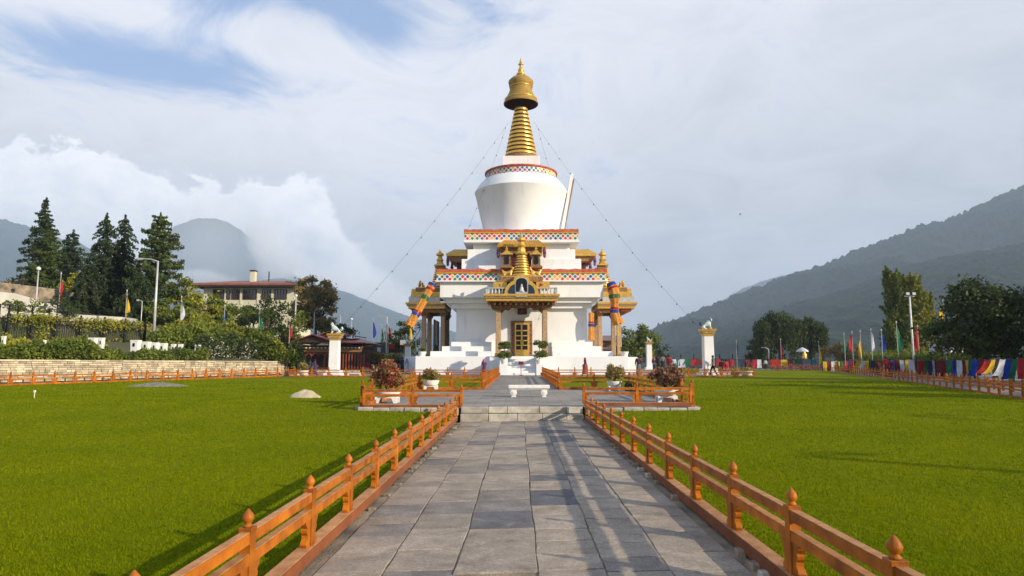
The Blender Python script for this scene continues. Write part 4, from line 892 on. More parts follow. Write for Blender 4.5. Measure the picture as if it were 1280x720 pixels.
banner('victory_banner', [A, A.lerp(B, .35), A.lerp(B, .7), B], [.37, .35, .36, .38], [(0, .05, BLU), (.11, .15, RED), (.30, .38, GRN), (.66, .70, RED), (.72, .79, BLU)], 1, 'slanting gold brocade tube banner flying out from the left corner of the stupa')
pts = [at(763, 353, 66.5), at(767, 363, 66.3), at(768, 372, 66.2), at(768.5, 380, 66.2), at(768, 390, 66.2), at(771.5, 401, 66.2)]
banner('victory_banner', pts, [.36, .54, .50, .33, .40, .50], [(.02, .10, BLU), (.13, .18, RED), (.33, .43, GRN), (.68, .74, RED), (.75, .82, BLU)], 1, 'sagging gold brocade banner hanging upright at the right corner of the stupa')
pts = [at(739, 391, 71.5), at(739, 405, 71.5), at(739, 421, 71.5)]
banner('victory_banner', pts, [.27, .27, .30], [(.40, .46, RED), (.5, .6, BLU)], 1, 'narrow gold banner between the right wall and the right portico columns')
# ---- lion pillars and guy wires
LION = mat('painted_white_lion', (.72, .74, .72), .5, col2=(.30, .42, .42), scale=7, bump=.1)
def pillar(px, pxb, Y, wid, rows, label, lab2, face, sc=1.0):
    """rows: statue top, cap top, shaft top, shaft bottom, plinth bottom (pixel rows)"""
    x = X(px, Y); z0 = pz(Y)-.05; zt = [Z(r, Y)-z0 for r in rows]; h = wid/2
    t = empty('pillar', (x, Y, z0), 0, label, 'pillar', 'white pillars around the stupa')
    MB().box(-h*1.85, -h*1.85, 0, h*1.85, h*1.85, zt[3]*.55).build('plinth', WHITE, t, bev=.02)
    MB().box(-h*1.45, -h*1.45, zt[3]*.55, h*1.45, h*1.45, zt[3]+.02).build('plinth_step', WHITE, t, bev=.02)
    MB().box(-h, -h, zt[3], h, h, zt[2], top=.93).build('shaft', WHITE, t, bev=.015)
    ch = zt[1]-zt[2]
    for k, (s, a, b) in enumerate(((1.0, 0, .35), (1.22, .35, .68), (1.42, .68, 1.0))): MB().box(-h*s, -h*s, zt[2]+ch*a+.002, h*s, h*s, zt[2]+ch*b, top=1.06).build('capital', GOLD if k != 1 else CARVEL, t, bev=.01)
    hl = (zt[0]-zt[1]); s = hl/1.0; zt1 = zt[1]+z0
    V = [(-.42, 0, .32), (-.1, 0, .42), (.16, 0, .55), (.26, 0, .74), (.34, 0, .84), (.46, 0, .80), (.22, -.14, .25), (.30, -.14, .02), (.38, -.14, .02), (.22, .14, .25), (.30, .14, .02), (.38, .14, .02),
         (-.40, -.15, .16), (-.20, -.17, .04), (-.06, -.17, .03), (-.40, .15, .16), (-.2, .17, .04), (-.06, .17, .03)]
    E = [(0, 1), (1, 2), (2, 3), (3, 4), (4, 5), (2, 6), (6, 7), (7, 8), (2, 9), (9, 10), (10, 11), (0, 12), (12, 13), (13, 14), (0, 15), (15, 16), (16, 17)]
    me = skin_mesh('body', V, E, [.20, .18, .19, .15, .14, .09, .08, .06, .05, .08, .06, .05, .13, .07, .05, .13, .07, .05], LION)
    r = empty('lion_statue', (x, Y, zt1), 0 if face > 0 else PI, lab2, 'statue', 'lion statues on the pillars'); r.scale = (s, s, s)
    link('body', me, r)
    q = random.Random(3)
    mm = MB()
    for k in range(26):
        a = q.uniform(0, 2*PI); u = q.uniform(-.5, 1); mm.lathe([(0, -.05), (.055, 0), (0, .06)], 6, c=(.24+.06*u, .15*math.cos(a), .74+.16*math.sin(a)), cap=False)
    mm.build('mane', NAV if face > 0 else LION, r)
    MB().tube([(-.50, 0, .30), (-.58, 0, .33), (-.62, 0, .45), (-.58, 0, .56), (-.63, 0, .64)], [.05, .07, .10, .08, .01], 7).build('tail', NAV if face > 0 else LION, r)
    for e in (-1, 1): MB().lathe([(.04, 0), (.03, .06), (0, .10)], 6, c=(.30, e*.10, .93), cap=False).build('ear', LION, r)
    return x, Y, zt[1]+z0
pl = pillar(418, 418, 57.8, .80, (403, 417, 425.5, 463, 473), 'white square pillar with gilded cap on the left, in front of the wooden pavilion', 'small white lion crouching on the left pillar', -1)
pr_ = pillar(885.5, 885, 57.8, .84, (397.5, 411.5, 420.5, 461, 472), 'tall white square pillar with gilded cap standing at the right of the stupa', 'white lion with dark mane sitting on the right pillar', 1)
pillar(811.5, 811, 91, .72, (421, 427.5, 431, 459, 466), 'slim white pillar before the trees just right of the stupa', 'small white figure on the slim pillar right of the stupa', -1)
pillar(509.5, 510, 91, .74, (423, 429.5, 433.5, 453, 462), 'pale pillar half hidden at the left foot of the stupa', 'small white figure on the pale pillar left of the stupa', -1)
def wire(a, b, label, n, sag):
    a, b = Vector(a), Vector(b); t = empty('string_of_lights', a, 0, label, 'wire', 'light strings from the spire'); L = b-a
    pts = [L*s-Vector((0, 0, sag*4*s*(1-s))) for s in np.linspace(0, 1, 24)]
    MB().tube(pts, .008, 4).build('wire', METALD, t)
    me = MB().lathe([(0, -.08), (.055, -.02), (.04, .05), (0, .08)], 6, cap=False).mesh('bulb', METALD)
    for k in range(n): s = (k+.5)/n; link('bulb', me, t, L*s-Vector((0, 0, sag*4*s*(1-s)+.08)))
top = Vector((CX, CY, Zc(150)+ZB))
wire(at(638, 150, 73.6), (pl[0], pl[1], pl[2]), 'string of small bulbs running from the spire down to the left pillar', 13, .8)
wire(at(667, 152, 73.6), (pr_[0]-.5, pr_[1], pr_[2]-.1), 'string of small bulbs running from the spire down to the right pillar', 13, .8)
wire(at(632, 160, 74), at(583, 292, 69), 'short string of bulbs from the spire to the left corner of the upper tier', 6, .3)
wire(at(672, 160, 74), at(713, 296, 78), 'short string of bulbs from the spire to the right corner of the upper tier', 6, .3)
# topiary in white boxes and pots on the base
def topiary(px, Y, z0, label, blab, seed, tiers=2, pw=.3, ph=.0, sc=1.0):
    x = X(px, Y)
    pot = MB().lathe([(pw*.75, 0), (pw*.8, .05), (pw, .34), (pw*1.12, .36), (pw*1.12, .44), (pw*.9, .44)], 12); p = pot.build('pot', WHITE2, None, loc=(x, Y, z0), smooth='auto'); tag(p, label, 'pot', 'white pots with clipped plants')
    t = empty('shrub', (x, Y, z0+.4), 0, blab, 'shrub', 'shrubs in white pots')
    MB().tube([(0, 0, 0), (.03, 0, .5*sc), (0, 0, 1.3*sc if tiers == 2 else .5*sc)], [.04, .035, .02], 6).build('stem', BARK, t)
    pts = [blob_points((0, 0, .36*sc), (.60*sc, .55*sc, .30*sc), 2400, seed=seed)]
    if tiers == 2: pts.append(blob_points((.05, 0, .98*sc), (.56*sc, .5*sc, .30*sc), 2200, seed=seed+1))
    leafmesh('foliage', np.concatenate(pts), .11, LEAF_MD, t)
zch = zz(455.6, 13.2)+ZB
topiary(630, 61.6, zch, 'white pot on the left cheek of the stair', 'two-tiered clipped shrub left of the stupa stair', 11, sc=1.3)
topiary(674, 61.6, zch, 'white pot on the right cheek of the stair', 'two-tiered clipped shrub right of the stupa stair', 13, sc=1.4)
topiary(527.5, 65.2, ZB+z_base, 'white pot at the left end of the stupa base', 'low plant in the pot at the left end of the stupa base', 15, 1, .36, sc=.7)
topiary(781, 65.2, ZB+z_base, 'white pot at the right end of the stupa base', 'low plant in the pot at the right end of the stupa base', 17, 1, .36, sc=.8)
sx_ = X(651.3, 61.1); sgn = empty('notice_board', (sx_, 60.9, ZB), 0, 'small red notice on a stand at the foot of the stupa stair', 'sign')
MB().box(-.24, -.03, zz(456, 13.4), .24, .03, zz(451.8, 13.4)).build('panel', RUS, sgn)
m = MB()
for r_ in range(3):
    for c_ in range(5): m.box(-.18+c_*.075, -.036, zz(455.3-r_*1.2, 13.4), -.125+c_*.075, -.031, zz(455.0-r_*1.2, 13.4)+.03)
m.build('text_lines', BLK, sgn)
MB().tube([(0, .0, 0), (0, 0, zz(456, 13.4))], .03, 6).build('post', RUS, sgn); MB().box(-.2, -.15, 0, .2, .15, .04).build('foot', RUS, sgn)
# ================================================================== trees
def limb(mb, a, b, r0, r1, q, n=5, bend=.12):
    a, b = Vector(a), Vector(b); L = (b-a).length
    pts = [a.lerp(b, s)+Vector((q.uniform(-1, 1), q.uniform(-1, 1), q.uniform(-.5, .5)))*L*bend*(s*(1-s)*2) for s in np.linspace(0, 1, 5)]
    mb.tube(pts, [r0+(r1-r0)*s for s in np.linspace(0, 1, 5)], n)
def conifer(px, Y, top, wpx, label, seed, base=None, mat_=None, leaf=.30, droop=.25, dens=1.0, full=.75, low=.12, group='conifers on the left bank'):
    x = X(px, Y); zt = Z(top, Y); zb = base if base is not None else float(hill(x, Y))-.3; H = zt-zb; Rm = wpx*Y/F; q = random.Random(seed); r = np.random.default_rng(seed)
    t = empty('conifer_tree', (x, Y, zb), 0, label, 'tree', group)
    m = MB(); m.tube([(0, 0, 0), (.05, 0, H*.4), (0, .05, H*.75), (0, 0, H*.985)], [H*.022, H*.016, H*.008, .02], 7); tr = m.build('trunk', BARK, t, smooth=True)
    pts = []; bm_ = MB(); z = low*H; 
    while z < H*.985:
        f = (z/H-low)/(1-low); L0 = Rm*((1-f)**full)*(1-.25*max(0, .12-f)/.12)+.12
        nb = 7 if f < .8 else 5; a0 = q.random()*6.28
        for k in range(nb):
            if q.random() < .16: continue
            a = a0+k*2*PI/nb+q.uniform(-.3, .3); L = L0*q.uniform(.42, 1.18); dz = -droop*L+q.uniform(-.1, .1)*L
            if f < .75: bm_.tube([(0, 0, z), (math.cos(a)*L*.6, math.sin(a)*L*.6, z+dz*.35), (math.cos(a)*L, math.sin(a)*L, z+dz)], [.05, .03, .01], 4, cap=False)
            n = int(max(6, 66*L*dens)); s = r.random(n)**.7; wdt = .26*L*(1.05-s)*.9+.10
            px_ = s*L; off = r.normal(size=n)*wdt*.55; up = r.normal(size=n)*.10*L*.45+.02-np.abs(r.normal(size=n))*.10
            P3 = np.stack([math.cos(a)*px_-math.sin(a)*off, math.sin(a)*px_+math.cos(a)*off, z+dz*s**1.5+up], 1); pts.append(P3)
        z += H*.030*(1.15-.4*f)+.08
    n = 60; s = r.random(n); pts.append(np.stack([r.normal(size=n)*.10*(1.2-s), r.normal(size=n)*.10*(1.2-s), H*(.93+.08*s)], 1))
    bm_.build('branches', BARK, t); leafmesh('crown', np.concatenate(pts), leaf, mat_ or LEAF_CON, t, asp=.45)
    return t
def broadleaf(px, Y, top, wpx, label, seed, base, mat_=None, leaf=.35, n=5000, lumps=26, trunk=.3, cyl=.9, group=None, name='tree', skew=0, low=.28, dense=.35, xw=None, bottom=None):
    x = X(px, Y) if xw is None else xw; zt = Z(top, Y); zb = base; H = zt-zb; Rm = wpx*Y/F; q = random.Random(seed); r = np.random.default_rng(seed)
    t = empty(name, (x, Y, zb), 0, label, 'tree', group)
    m = MB(); th = H*trunk; m.tube([(0, 0, 0), (.1, 0, th*.5), (0, .05, th), (.0, 0, H*.75)], [H*.035, H*.028, H*.024, .03], 8); m.build('trunk', BARK, t, smooth=True)
    pts = []; br = MB(); cz = H*(low+(1-low)/2)
    for k in range(lumps):
        v = r.normal(size=3); v /= np.linalg.norm(v); rr = r.uniform(.40, .96)
        c = np.array([v[0]*Rm*rr, v[1]*Rm*rr*.9, cz+v[2]*H*(1-low)/2*rr*cyl]); s = r.uniform(.20, .36)*min(Rm, H*.45)
        limb(br, (0, 0, min(th*q.uniform(.7, 1.3), c[2]*.9)), c, H*.014, .02, q, 5)
        mm = n//lumps; w = r.normal(size=(mm, 3)); w /= np.linalg.norm(w, axis=1)[:, None]; ra = (dense+(1-dense)*r.random(mm))
        sh = np.array([1.15, 1.15, .8]); pts.append(c+w*ra[:, None]*s*sh*(1+.25*r.normal(size=(mm, 1))))
    br.build('branches', BARK, t); leafmesh('crown', np.concatenate(pts), leaf, mat_ or LEAF_MD, t)
    return t
hb = lambda px, Y: float(hill(X(px, Y), Y))
conifer(42, 84, 247, 34, 'tallest open-branched spruce at the far left', 21, mat_=LEAF_CON, leaf=.34, droop=.15, dens=.8, low=.2)
conifer(50, 74, 284, 38, 'broad light green cypress in front of the tallest spruce', 22, mat_=LEAF_CON2, leaf=.26, droop=-.25, dens=1.5, full=.8, low=.03)
conifer(80, 82, 287, 30, 'thin dark spruce just right of the broad cypress', 23, mat_=LEAF_CON, leaf=.32, dens=.6, droop=.1, full=.5)
conifer(121, 72, 266, 38, 'drooping conifer, left one of the middle pair', 24, mat_=LEAF_CON, leaf=.28, droop=.45, dens=.9, full=.6, low=.05)
conifer(145, 74, 269, 40, 'drooping conifer, right one of the middle pair', 25, mat_=LEAF_CON, leaf=.28, droop=.45, dens=.9, full=.6, low=.05)
conifer(190, 70, 266, 40, 'full dense conifer behind the tall street lamp', 26, mat_=LEAF_CON2, leaf=.26, droop=-.1, dens=1.7, full=.55, low=.30)
conifer(104, 66, 328, 36, 'low weeping evergreen beneath the middle pair of conifers', 27, mat_=LEAF_CON, leaf=.26, droop=.6, dens=1.3, full=.45, low=.0)
conifer(168, 64, 338, 38, 'low weeping evergreen to the left of the street lamp', 28, mat_=LEAF_CON, leaf=.26, droop=.6, dens=1.3, full=.45, low=.0)
GL = 'leafy trees on the left bank'
for px, Y, top, w, lab, sd, mt, nn in (
    (12, 78, 345, 22, 'low bushy tree at the left edge behind the ramp wall', 31, LEAF_RD, 2200),
    (90, 72, 335, 20, 'yellowish low tree between spruce and weeping evergreen', 32, LEAF_YL, 2200),
    (222, 72, 342, 28, 'yellow-green tree just right of the street lamp', 33, LEAF_YL, 3000),
    (247, 68, 359, 29, 'bright yellow-green tree below the left end of the cream house', 34, LEAF_YL, 3000),
    (282, 70, 365, 36, 'dark leafy tree below the chimney of the cream house', 35, LEAF_MD, 4000),
    (322, 70, 367, 38, 'wide dark leafy tree below the right half of the cream house', 36, LEAF_DK, 4200),
    (358, 72, 371, 30, 'leafy tree below the right corner of the cream house', 37, LEAF_MD, 3000),
    (208, 64, 368, 30, 'rounded green tree left of the white flag', 38, LEAF_MD, 2600)):
    broadleaf(px, Y, top, w, lab, sd, hb(px, Y)-.3, mt, leaf=.30, n=nn, low=.02, trunk=.15, group=GL)
broadleaf(392, 88, 340, 30, 'tall rusty-topped tree right of the cream house', 41, 5.0, LEAF_RD, leaf=.36, n=9000, low=.0, trunk=.15, lumps=40, group=GL)
broadleaf(420, 84, 397, 20, 'sparse pine-like tree behind the wooden pavilion roof', 42, 1.5, LEAF_DK, leaf=.30, n=1500, low=.35, group=GL)
broadleaf(510, 98, 394, 22, 'dark tree at the left of the stupa behind the banner', 43, .8, LEAF_DK, leaf=.4, n=2200, low=.1, group='trees beyond the plaza')
broadleaf(484, 110, 402, 10, 'thin bare-looking tree between lamp and dark tree left of the stupa', 44, .8, LEAF_RD, leaf=.25, n=420, low=.2, group='trees beyond the plaza')
GR = 'trees beyond the plaza on the right'
broadleaf(797, 104, 400, 26, 'rounded leafy tree right of the stupa, behind the slim pillar', 51, .8, LEAF_MD, leaf=.38, n=4200, low=.02, group=GR)
broadleaf(819, 108, 420, 19, 'lower leafy tree right of the slim pillar', 52, .8, LEAF_DK, leaf=.36, n=2200, low=.02, group=GR)
broadleaf(779, 100, 425, 12, 'small tree squeezed between the stupa and the rounded leafy tree', 53, .8, LEAF_DK, leaf=.34, n=1600, low=.02, group=GR)
def willow(px, Y, top, wpx, label, seed, base, mat_):
    x = X(px, Y); zt = Z(top, Y); H = zt-base; Rm = wpx*Y/F; r = np.random.default_rng(seed); q = random.Random(seed)
    t = empty('willow_tree', (x, Y, base), 0, label, 'tree', GR)
    MB().tube([(0, 0, 0), (.2, 0, H*.3), (0, 0, H*.8)], [.45, .36, .08], 8).build('trunk', BARK, t, smooth=True)
    pts = []; br = MB()
    for k in range(44):
        a = r.uniform(0, 2*PI); rr = math.sqrt(r.random())*Rm*.9; z = H*(.98-.32*(rr/Rm)**2)+r.uniform(-.06, .02)*H
        c = np.array([math.cos(a)*rr, math.sin(a)*rr, z]); limb(br, (0, 0, H*.35), c, .12, .02, q, 4)
        m = 46; w = r.normal(size=(m, 3)); w /= np.linalg.norm(w, axis=1)[:, None]; pts.append(c+w*r.random(m)[:, None]**.5*Rm*.20)
        for s in range(9):
            L = r.uniform(.25, .62)*H*(.7+.3*rr/Rm); m = int(L*7); u = np.sort(r.random(m)); o = c+np.array([r.normal()*Rm*.10, r.normal()*Rm*.1, 0])
            pts.append(o+np.stack([r.normal(size=m)*.10, r.normal(size=m)*.10, -u*L], 1))
    P3 = np.concatenate(pts); P3 = P3[P3[:, 2] > .3]
    br.build('branches', BARK, t); leafmesh('crown', P3, .42, mat_, t, up=1.2, asp=.4)
willow(975, 118, 391, 31, 'large weeping willow at the far end of the right lawn', 61, .5, LEAF_DK)
willow(1012, 122, 396, 23, 'weeping willow crown adjoining on the right of the large one', 62, .5, LEAF_DK)
broadleaf(955, 122, 414, 20, 'dark rounded tree at the left of the weeping willows', 63, .5, LEAF_DK, leaf=.45, n=2400, low=.02, group=GR)
broadleaf(1056, 100, 419, 24, 'small loose tree between the willows and the coloured flags', 64, .8, LEAF_RD, leaf=.34, n=1700, low=.15, group=GR)
def poplar(px, Y, top, wpx, label, seed, base, mat_):
    x = X(px, Y); zt = Z(top, Y); H = zt-base; Rm = wpx*Y/F; r = np.random.default_rng(seed)
    t = empty('poplar_tree', (x, Y, base), 0, label, 'tree', GR); MB().tube([(0, 0, 0), (0, 0, H*.9)], [.3, .04], 7).build('trunk', BARK, t)
    pts = []; br = MB()
    for k in range(120):
        z0 = H*r.uniform(.03, .82); a = r.uniform(0, 2*PI); L = H*r.uniform(.10, .18); e = .55*Rm*math.sqrt(max(.05, 1-(z0/H)**1.8))*r.uniform(.7, 1.1)
        o = np.array([0, 0, z0]); tip = np.array([math.cos(a)*e*1.25, math.sin(a)*e*1.25, z0+L]); br.tube([o, tip], [.05, .015], 4, cap=False)
        m = 130; s = r.random(m)[:, None]; pts.append(o+(tip-o)*(.25+.85*s)+r.normal(size=(m, 3))*np.array([.22, .22, .30])*Rm*.42*(1.15-s))
    br.build('branches', BARK, t); leafmesh('crown', np.concatenate(pts), .33, mat_, t, up=.6)
poplar(1123, 92, 331, 24, 'tall dark poplar plume, left of the pair by the lamp', 71, 1.2, LEAF_MD)
poplar(1146, 92, 340, 27, 'yellow-lit poplar plume, right of the pair by the lamp', 72, 1.2, LEAF_YL)  # sunlit yellow of the lit plumes is put into their leaf colour
poplar(1161, 94, 362, 20, 'short poplar shoulder at the right side of the pair', 73, 1.2, LEAF_YL)
broadleaf(1232, 46, 342, 62, 'big dark spreading tree at the right edge behind the flags', 81, 1.0, LEAF_DK, leaf=.26, n=20000, lumps=70, low=.02, group=GR, dense=.2)
broadleaf(1315, 44, 330, 62, 'big dark tree partly cut by the right edge of the view', 82, .9, LEAF_DK, leaf=.26, n=11000, lumps=40, low=.0, group=GR, dense=.2)
for k, (x_, y_, h_, r_) in enumerate(((34.5, 26.5, 9.3, 3.0), (40, 33, 10, 4.2), (45, 39, 10, 4.6), (51, 47, 11, 5), (58, 58, 11, 5), (66, 72, 12, 5), (31.5, 20.5, 7.5, 2.0))):
    broadleaf(0, y_, 456-(h_-1.0)*F/y_, r_*F/y_, ('narrow', 'low', 'bushy', 'taller', 'broad', 'farthest', 'nearest thin')[k]+' shade tree in the row outside the right fence', 90+k, 1.0, LEAF_DK, leaf=.36, n=6500, lumps=30, low=.10, group='row of shade trees beyond the right fence', xw=x_)
# hedges and ground cover
def hedge_pts(path_, w, h, n, r, zf):
    t = r.random(n); pts = np.array(path_, float); i = np.minimum((t*(len(pts)-1)).astype(int), len(pts)-2); f = t*(len(pts)-1)-i
    c = pts[i]+(pts[i+1]-pts[i])*f[:, None]; u = r.random(n)
    lump = fnoise(t*len(pts)*9, u*2, 5, 3)
    hh = h*(.78+.6*lump); off = (r.random(n)-.5)*w; z = np.sqrt(np.clip(1-(off/(w*.62))**2, 0, 1))*hh*(1-.35*r.random(n)**2)
    return np.stack([c[:, 0]+off*.9, c[:, 1]+off*.4, zf(c[:, 0], c[:, 1])+np.where(r.random(n) < .35, z*r.random(n), z)], 1)
rg = np.random.default_rng(91)
def bank(px0, px1, toff, w, hts, n, mat_, leaf, label, top_z=None):
    """shrubs in a row along the bank, toff metres in from the wall; hts gives height by pixel column"""
    P3 = []
    us = px0+(px1-px0)*rg.random(n)
    k = (us-649)/F; Yv = np.linspace(36, 63, 400)
    for u, kk in zip(us, k):
        g = XW(Yv)-toff-kk*Yv; j = int(np.argmin(np.abs(g))); Y = Yv[j]+rg.uniform(-.5, .5)*w*.6; x = kk*Y
        h = np.interp(u, [a for a, _ in hts], [b for _, b in hts])*(.72+.75*(fnoise(u*.09, toff, 14, 4)+.25)); s = rg.random()
        z0 = float(hill(min(x, XW(Y)-.45), Y)); o = (rg.random()-.5); P3.append((x+o*w*.5, Y, z0+h*math.sqrt(max(0, 1-(2*o)**2*.6))*(s**.45)))
    o = leafmesh('shrubbery', P3, leaf, mat_); return tag(o, label, 'shrubbery', kind='stuff')
bank(-25, 150, .9, 1.2, [(-25, 1.25), (30, 1.0), (60, 1.3), (150, 1.15)], 9000, LEAF_MD, .20, 'leafy creepers growing above the left end of the stone wall')
bank(-25, 130, 2.2, 1.6, [(-25, 1.2), (60, .9), (130, 1.0)], 5000, LEAF_YL, .20, 'yellowing creepers on the bank above the left end of the wall')
bank(140, 260, .7, .9, [(140, .5), (200, .9), (260, 1.3)], 4200, LEAF_MD, .18, 'low plants topping the wall below the white pots')
bank(190, 372, 4.2, 3.0, [(190, 1.8), (230, 2.2), (300, 2.3), (345, 1.8), (372, 1.3)], 19000, LEAF_MD, .24, 'dense green shrub bank below the cream house')
bank(240, 375, 2.0, 2.0, [(240, 1.4), (300, 1.9), (375, 1.5)], 9000, LEAF_DK, .22, 'dark low shrubs behind the middle of the wall')
bank(200, 350, 6.0, 2.5, [(200, 2.2), (350, 2.0)], 7000, LEAF_YL, .24, 'yellowish shrubs at the back of the bank')
bank(60, 192, 7.6, .6, [(60, .3), (100, .3), (192, .35)], 400, LEAF_YL, .16, 'creeper tips below the iron fence')
# creeper running on top of the iron fence is built with the fence
fl = []
for px in (206, 214, 262, 265, 278, 281, 309, 312): 
    Yv = np.linspace(40, 62, 300); kk = (px-649)/F; j = int(np.argmin(np.abs(XW(Yv)-1.6-kk*Yv))); c = np.array([kk*Yv[j], Yv[j]-.7, Z(437+ (px % 5), Yv[j])]); fl.append(c+rg.normal(size=(60, 3))*np.array([.5, .2, .35]))
tag(leafmesh('blossoms', np.concatenate(fl), .13, FLOWERW), 'white blossoms dotted through the shrub bank', 'blossoms', kind='stuff')
# ================================================================== retaining wall of coursed stones
WST = mat('pale_wall_stone', (.56, .46, .31), .9, col2=(.33, .28, .20), scale=2.5, bump=.6, bscale=10, island=.35)
wall = empty('stone_wall', (XW(38), 38, 0), 0, 'long low wall of coursed pale stone along the left lawn', 'wall')
def stone_courses(mb, A, B, z0a, z0b, z1, q, ch=.14, ln=(.2, .58), dep=.14, every=1):
    A, B = Vector(A), Vector(B); d = (B-A); L = d.length; d.normalize(); n_ = Vector((d.y, -d.x, 0)); z = max(z0a, z0b)*0+min(z0a, z0b)
    while z < z1-.04:
        h = min(ch*q.uniform(.75, 1.2), z1-z); s = -q.random()*.3
        while s < L:
            w = q.uniform(*ln); e = min(s+w, L); s0 = max(s, 0)
            if e-s0 > .06:
                pr_ = q.uniform(0, .05); m = A+d*(s0+e)/2-n_*dep/2+n_*pr_; a = m-d*((e-s0)/2-.012); b = m+d*((e-s0)/2-.012)
                mb.bar((a.x, a.y, z+h/2), (b.x, b.y, z+h/2), dep, h-.022)
            s += w
        z += h
q = random.Random(4); wm = MB(); o_ = Vector((XW(38), 38, 0))
pts = [(float(XW(y))+.02, y) for y in (22, 30, 38, 46, 54, 60)]
for a, b in zip(pts, pts[1:]): stone_courses(wm, (a[0]-o_.x, a[1]-o_.y, 0), (b[0]-o_.x, b[1]-o_.y, 0), float(Lh(-30, a[1])), float(Lh(-30, b[1])), 1.80, q)
tag(wm.build('stone', WST, wall), kind='stuff')
cp = MB()
for a, b in zip(pts, pts[1:]):
    A, B = Vector((*a, 0))-o_, Vector((*b, 0))-o_; k = int((B-A).length/.9)
    for i in range(k): p0 = A.lerp(B, i/k)+Vector((-.2, .1, 0)); p1 = A.lerp(B, (i+1)/k)+Vector((-.2, .1, 0)); dd = (p1-p0).normalized()*.008; cp.bar((p0.x+dd.x, p0.y+dd.y, 1.85+q.uniform(-.008, .008)), (p1.x-dd.x, p1.y-dd.y, 1.85), .55, .09)
tag(cp.build('coping', WST, wall), kind='stuff')
bk = MB()
for a, b in zip(pts, pts[1:]): A, B = Vector((*a, 0))-o_, Vector((*b, 0))-o_; bk.bar((A.x-.22, A.y+.1, .9), (B.x-.22, B.y+.1, .9), .3, 1.75)
bk.build('core', MORTAR, wall)
# wall end going back to the pavilion
w2 = empty('stone_wall', (-20.4, 60.2, 0), 0, 'short return of stone wall running behind the left bank to the pavilion', 'wall'); m = MB(); stone_courses(m, (0, 0, 0), (-3.8, 2.8, 0), .55, .55, 1.9, q); stone_courses(m, (-3.8, 2.8, 0), (-3.8, 9, 0), .55, .55, 1.9, q)
tag(m.build('stone', WST, w2), kind='stuff'); 
# gravel heap and boulder
def heap(px, py, Y, wpx, hpx, m_, name, label, cat, seed, rough=.25):
    w = wpx*Y/F/2; h = hpx*Y/F; x = X(px, Y); z = float(Lh(x, Y)); V = []; na, nr = 28, 9; r = np.random.default_rng(seed)
    for j in range(nr):
        for i in range(na):
            a = 2*PI*i/na; rr = j/(nr-1); nn = float(fnoise(math.cos(a)*2+rr*2, math.sin(a)*2, seed, 4)); V.append((math.cos(a)*w*rr*(1+nn*rough), math.sin(a)*w*.6*rr*(1+nn*rough), h*(1-rr**1.7)*(1+nn*rough)-.02))
    Fq = [(j*na+i, j*na+(i+1) % na, (j+1)*na+(i+1) % na, (j+1)*na+i) for j in range(nr-1) for i in range(na)]
    mb = MB(); mb.add(V, [f[::-1] for f in Fq]); o = mb.build(name, m_, None, loc=(x, Y, z), smooth='auto'); tag(o, label, cat); return o
heap(200, 478, 38, 78, 5.0, mat('grey_gravel', (.27, .25, .20), .95, col2=(.13, .13, .10), scale=5, bump=1, bscale=14), 'gravel_heap', 'grey gravel heap lying before the stone wall', 'heap', 5, .15)
heap(383.5, 496, 27.5, 42, 10, mat('pale_rock', (.55, .46, .30), .9, col2=(.38, .31, .20), scale=3, bump=.8, bscale=8), 'rock', 'smooth pale rock sunk in the left lawn', 'rock', 8, .2)
sp_ = empty('sprinkler', (X(46, 27), 27, float(Lh(-19, 27))), 0, 'tiny white sprinkler head standing in the left lawn', 'sprinkler'); MB().tube([(0, 0, 0), (0, 0, .22)], .015, 6).build('stem', WHITE2, sp_); MB().box(-.03, -.03, .22, .03, .03, .30).build('head', WHITE2, sp_)
# white pots on the bank
def bankpt(px, t):
    Yv = np.linspace(36, 64, 500); kk = (px-649)/F; j = int(np.argmin(np.abs(XW(Yv)-t-kk*Yv))); return kk*Yv[j], Yv[j]
wlab = ['leftmost white planter box peeping out of the creepers', 'small white planter box among creepers left of the pair', 'large white planter box, left of the close pair', 'narrow white planter box, right of the close pair', 'widest white planter box right of the rocky gap', 'white planter box leaning beside the widest one', 'white planter box with a dark hole at the lamp foot', 'white planter box just right of the lamp', 'slim white planter box near the white flag', 'white planter box half covered by leaves', 'square white box before the dark shrubs']
for (px, w, y0, y1), lab in zip(((1, 5, 420, 427), (52, 5, 425, 433), (114, 10, 422, 433.5), (125, 7, 422, 434), (168.5, 12, 425, 437), (182, 10, 427, 437), (193, 9, 428, 437), (203, 10, 429, 437.5), (216, 6, 430, 439), (225, 6, 430, 439), (246.5, 7, 431, 439.5)), wlab):
    x, Y = bankpt(px, 1.5); s = w*Y/F/2*.78; za, zb_ = Z(y1, Y), Z(y0, Y); t = empty('planter_box', (x, Y, za-.3), 0, lab, 'planter', 'white planter boxes on the bank')
    MB().box(-s*.9, -s*.9, 0, s*.9, s*.9, zb_-za+.3, top=1.12).build('box', WHITE2, t, bev=.01); MB().box(-s*1.05, -s*1.05, zb_-za+.22, s*1.05, s*1.05, zb_-za+.302).build('rim', WHITE2, t)
    MB().box(-s*.25, -s*1.12, zb_-za-.15, s*.25, -s*.95, zb_-za+.08).build('hole', DARK, t)
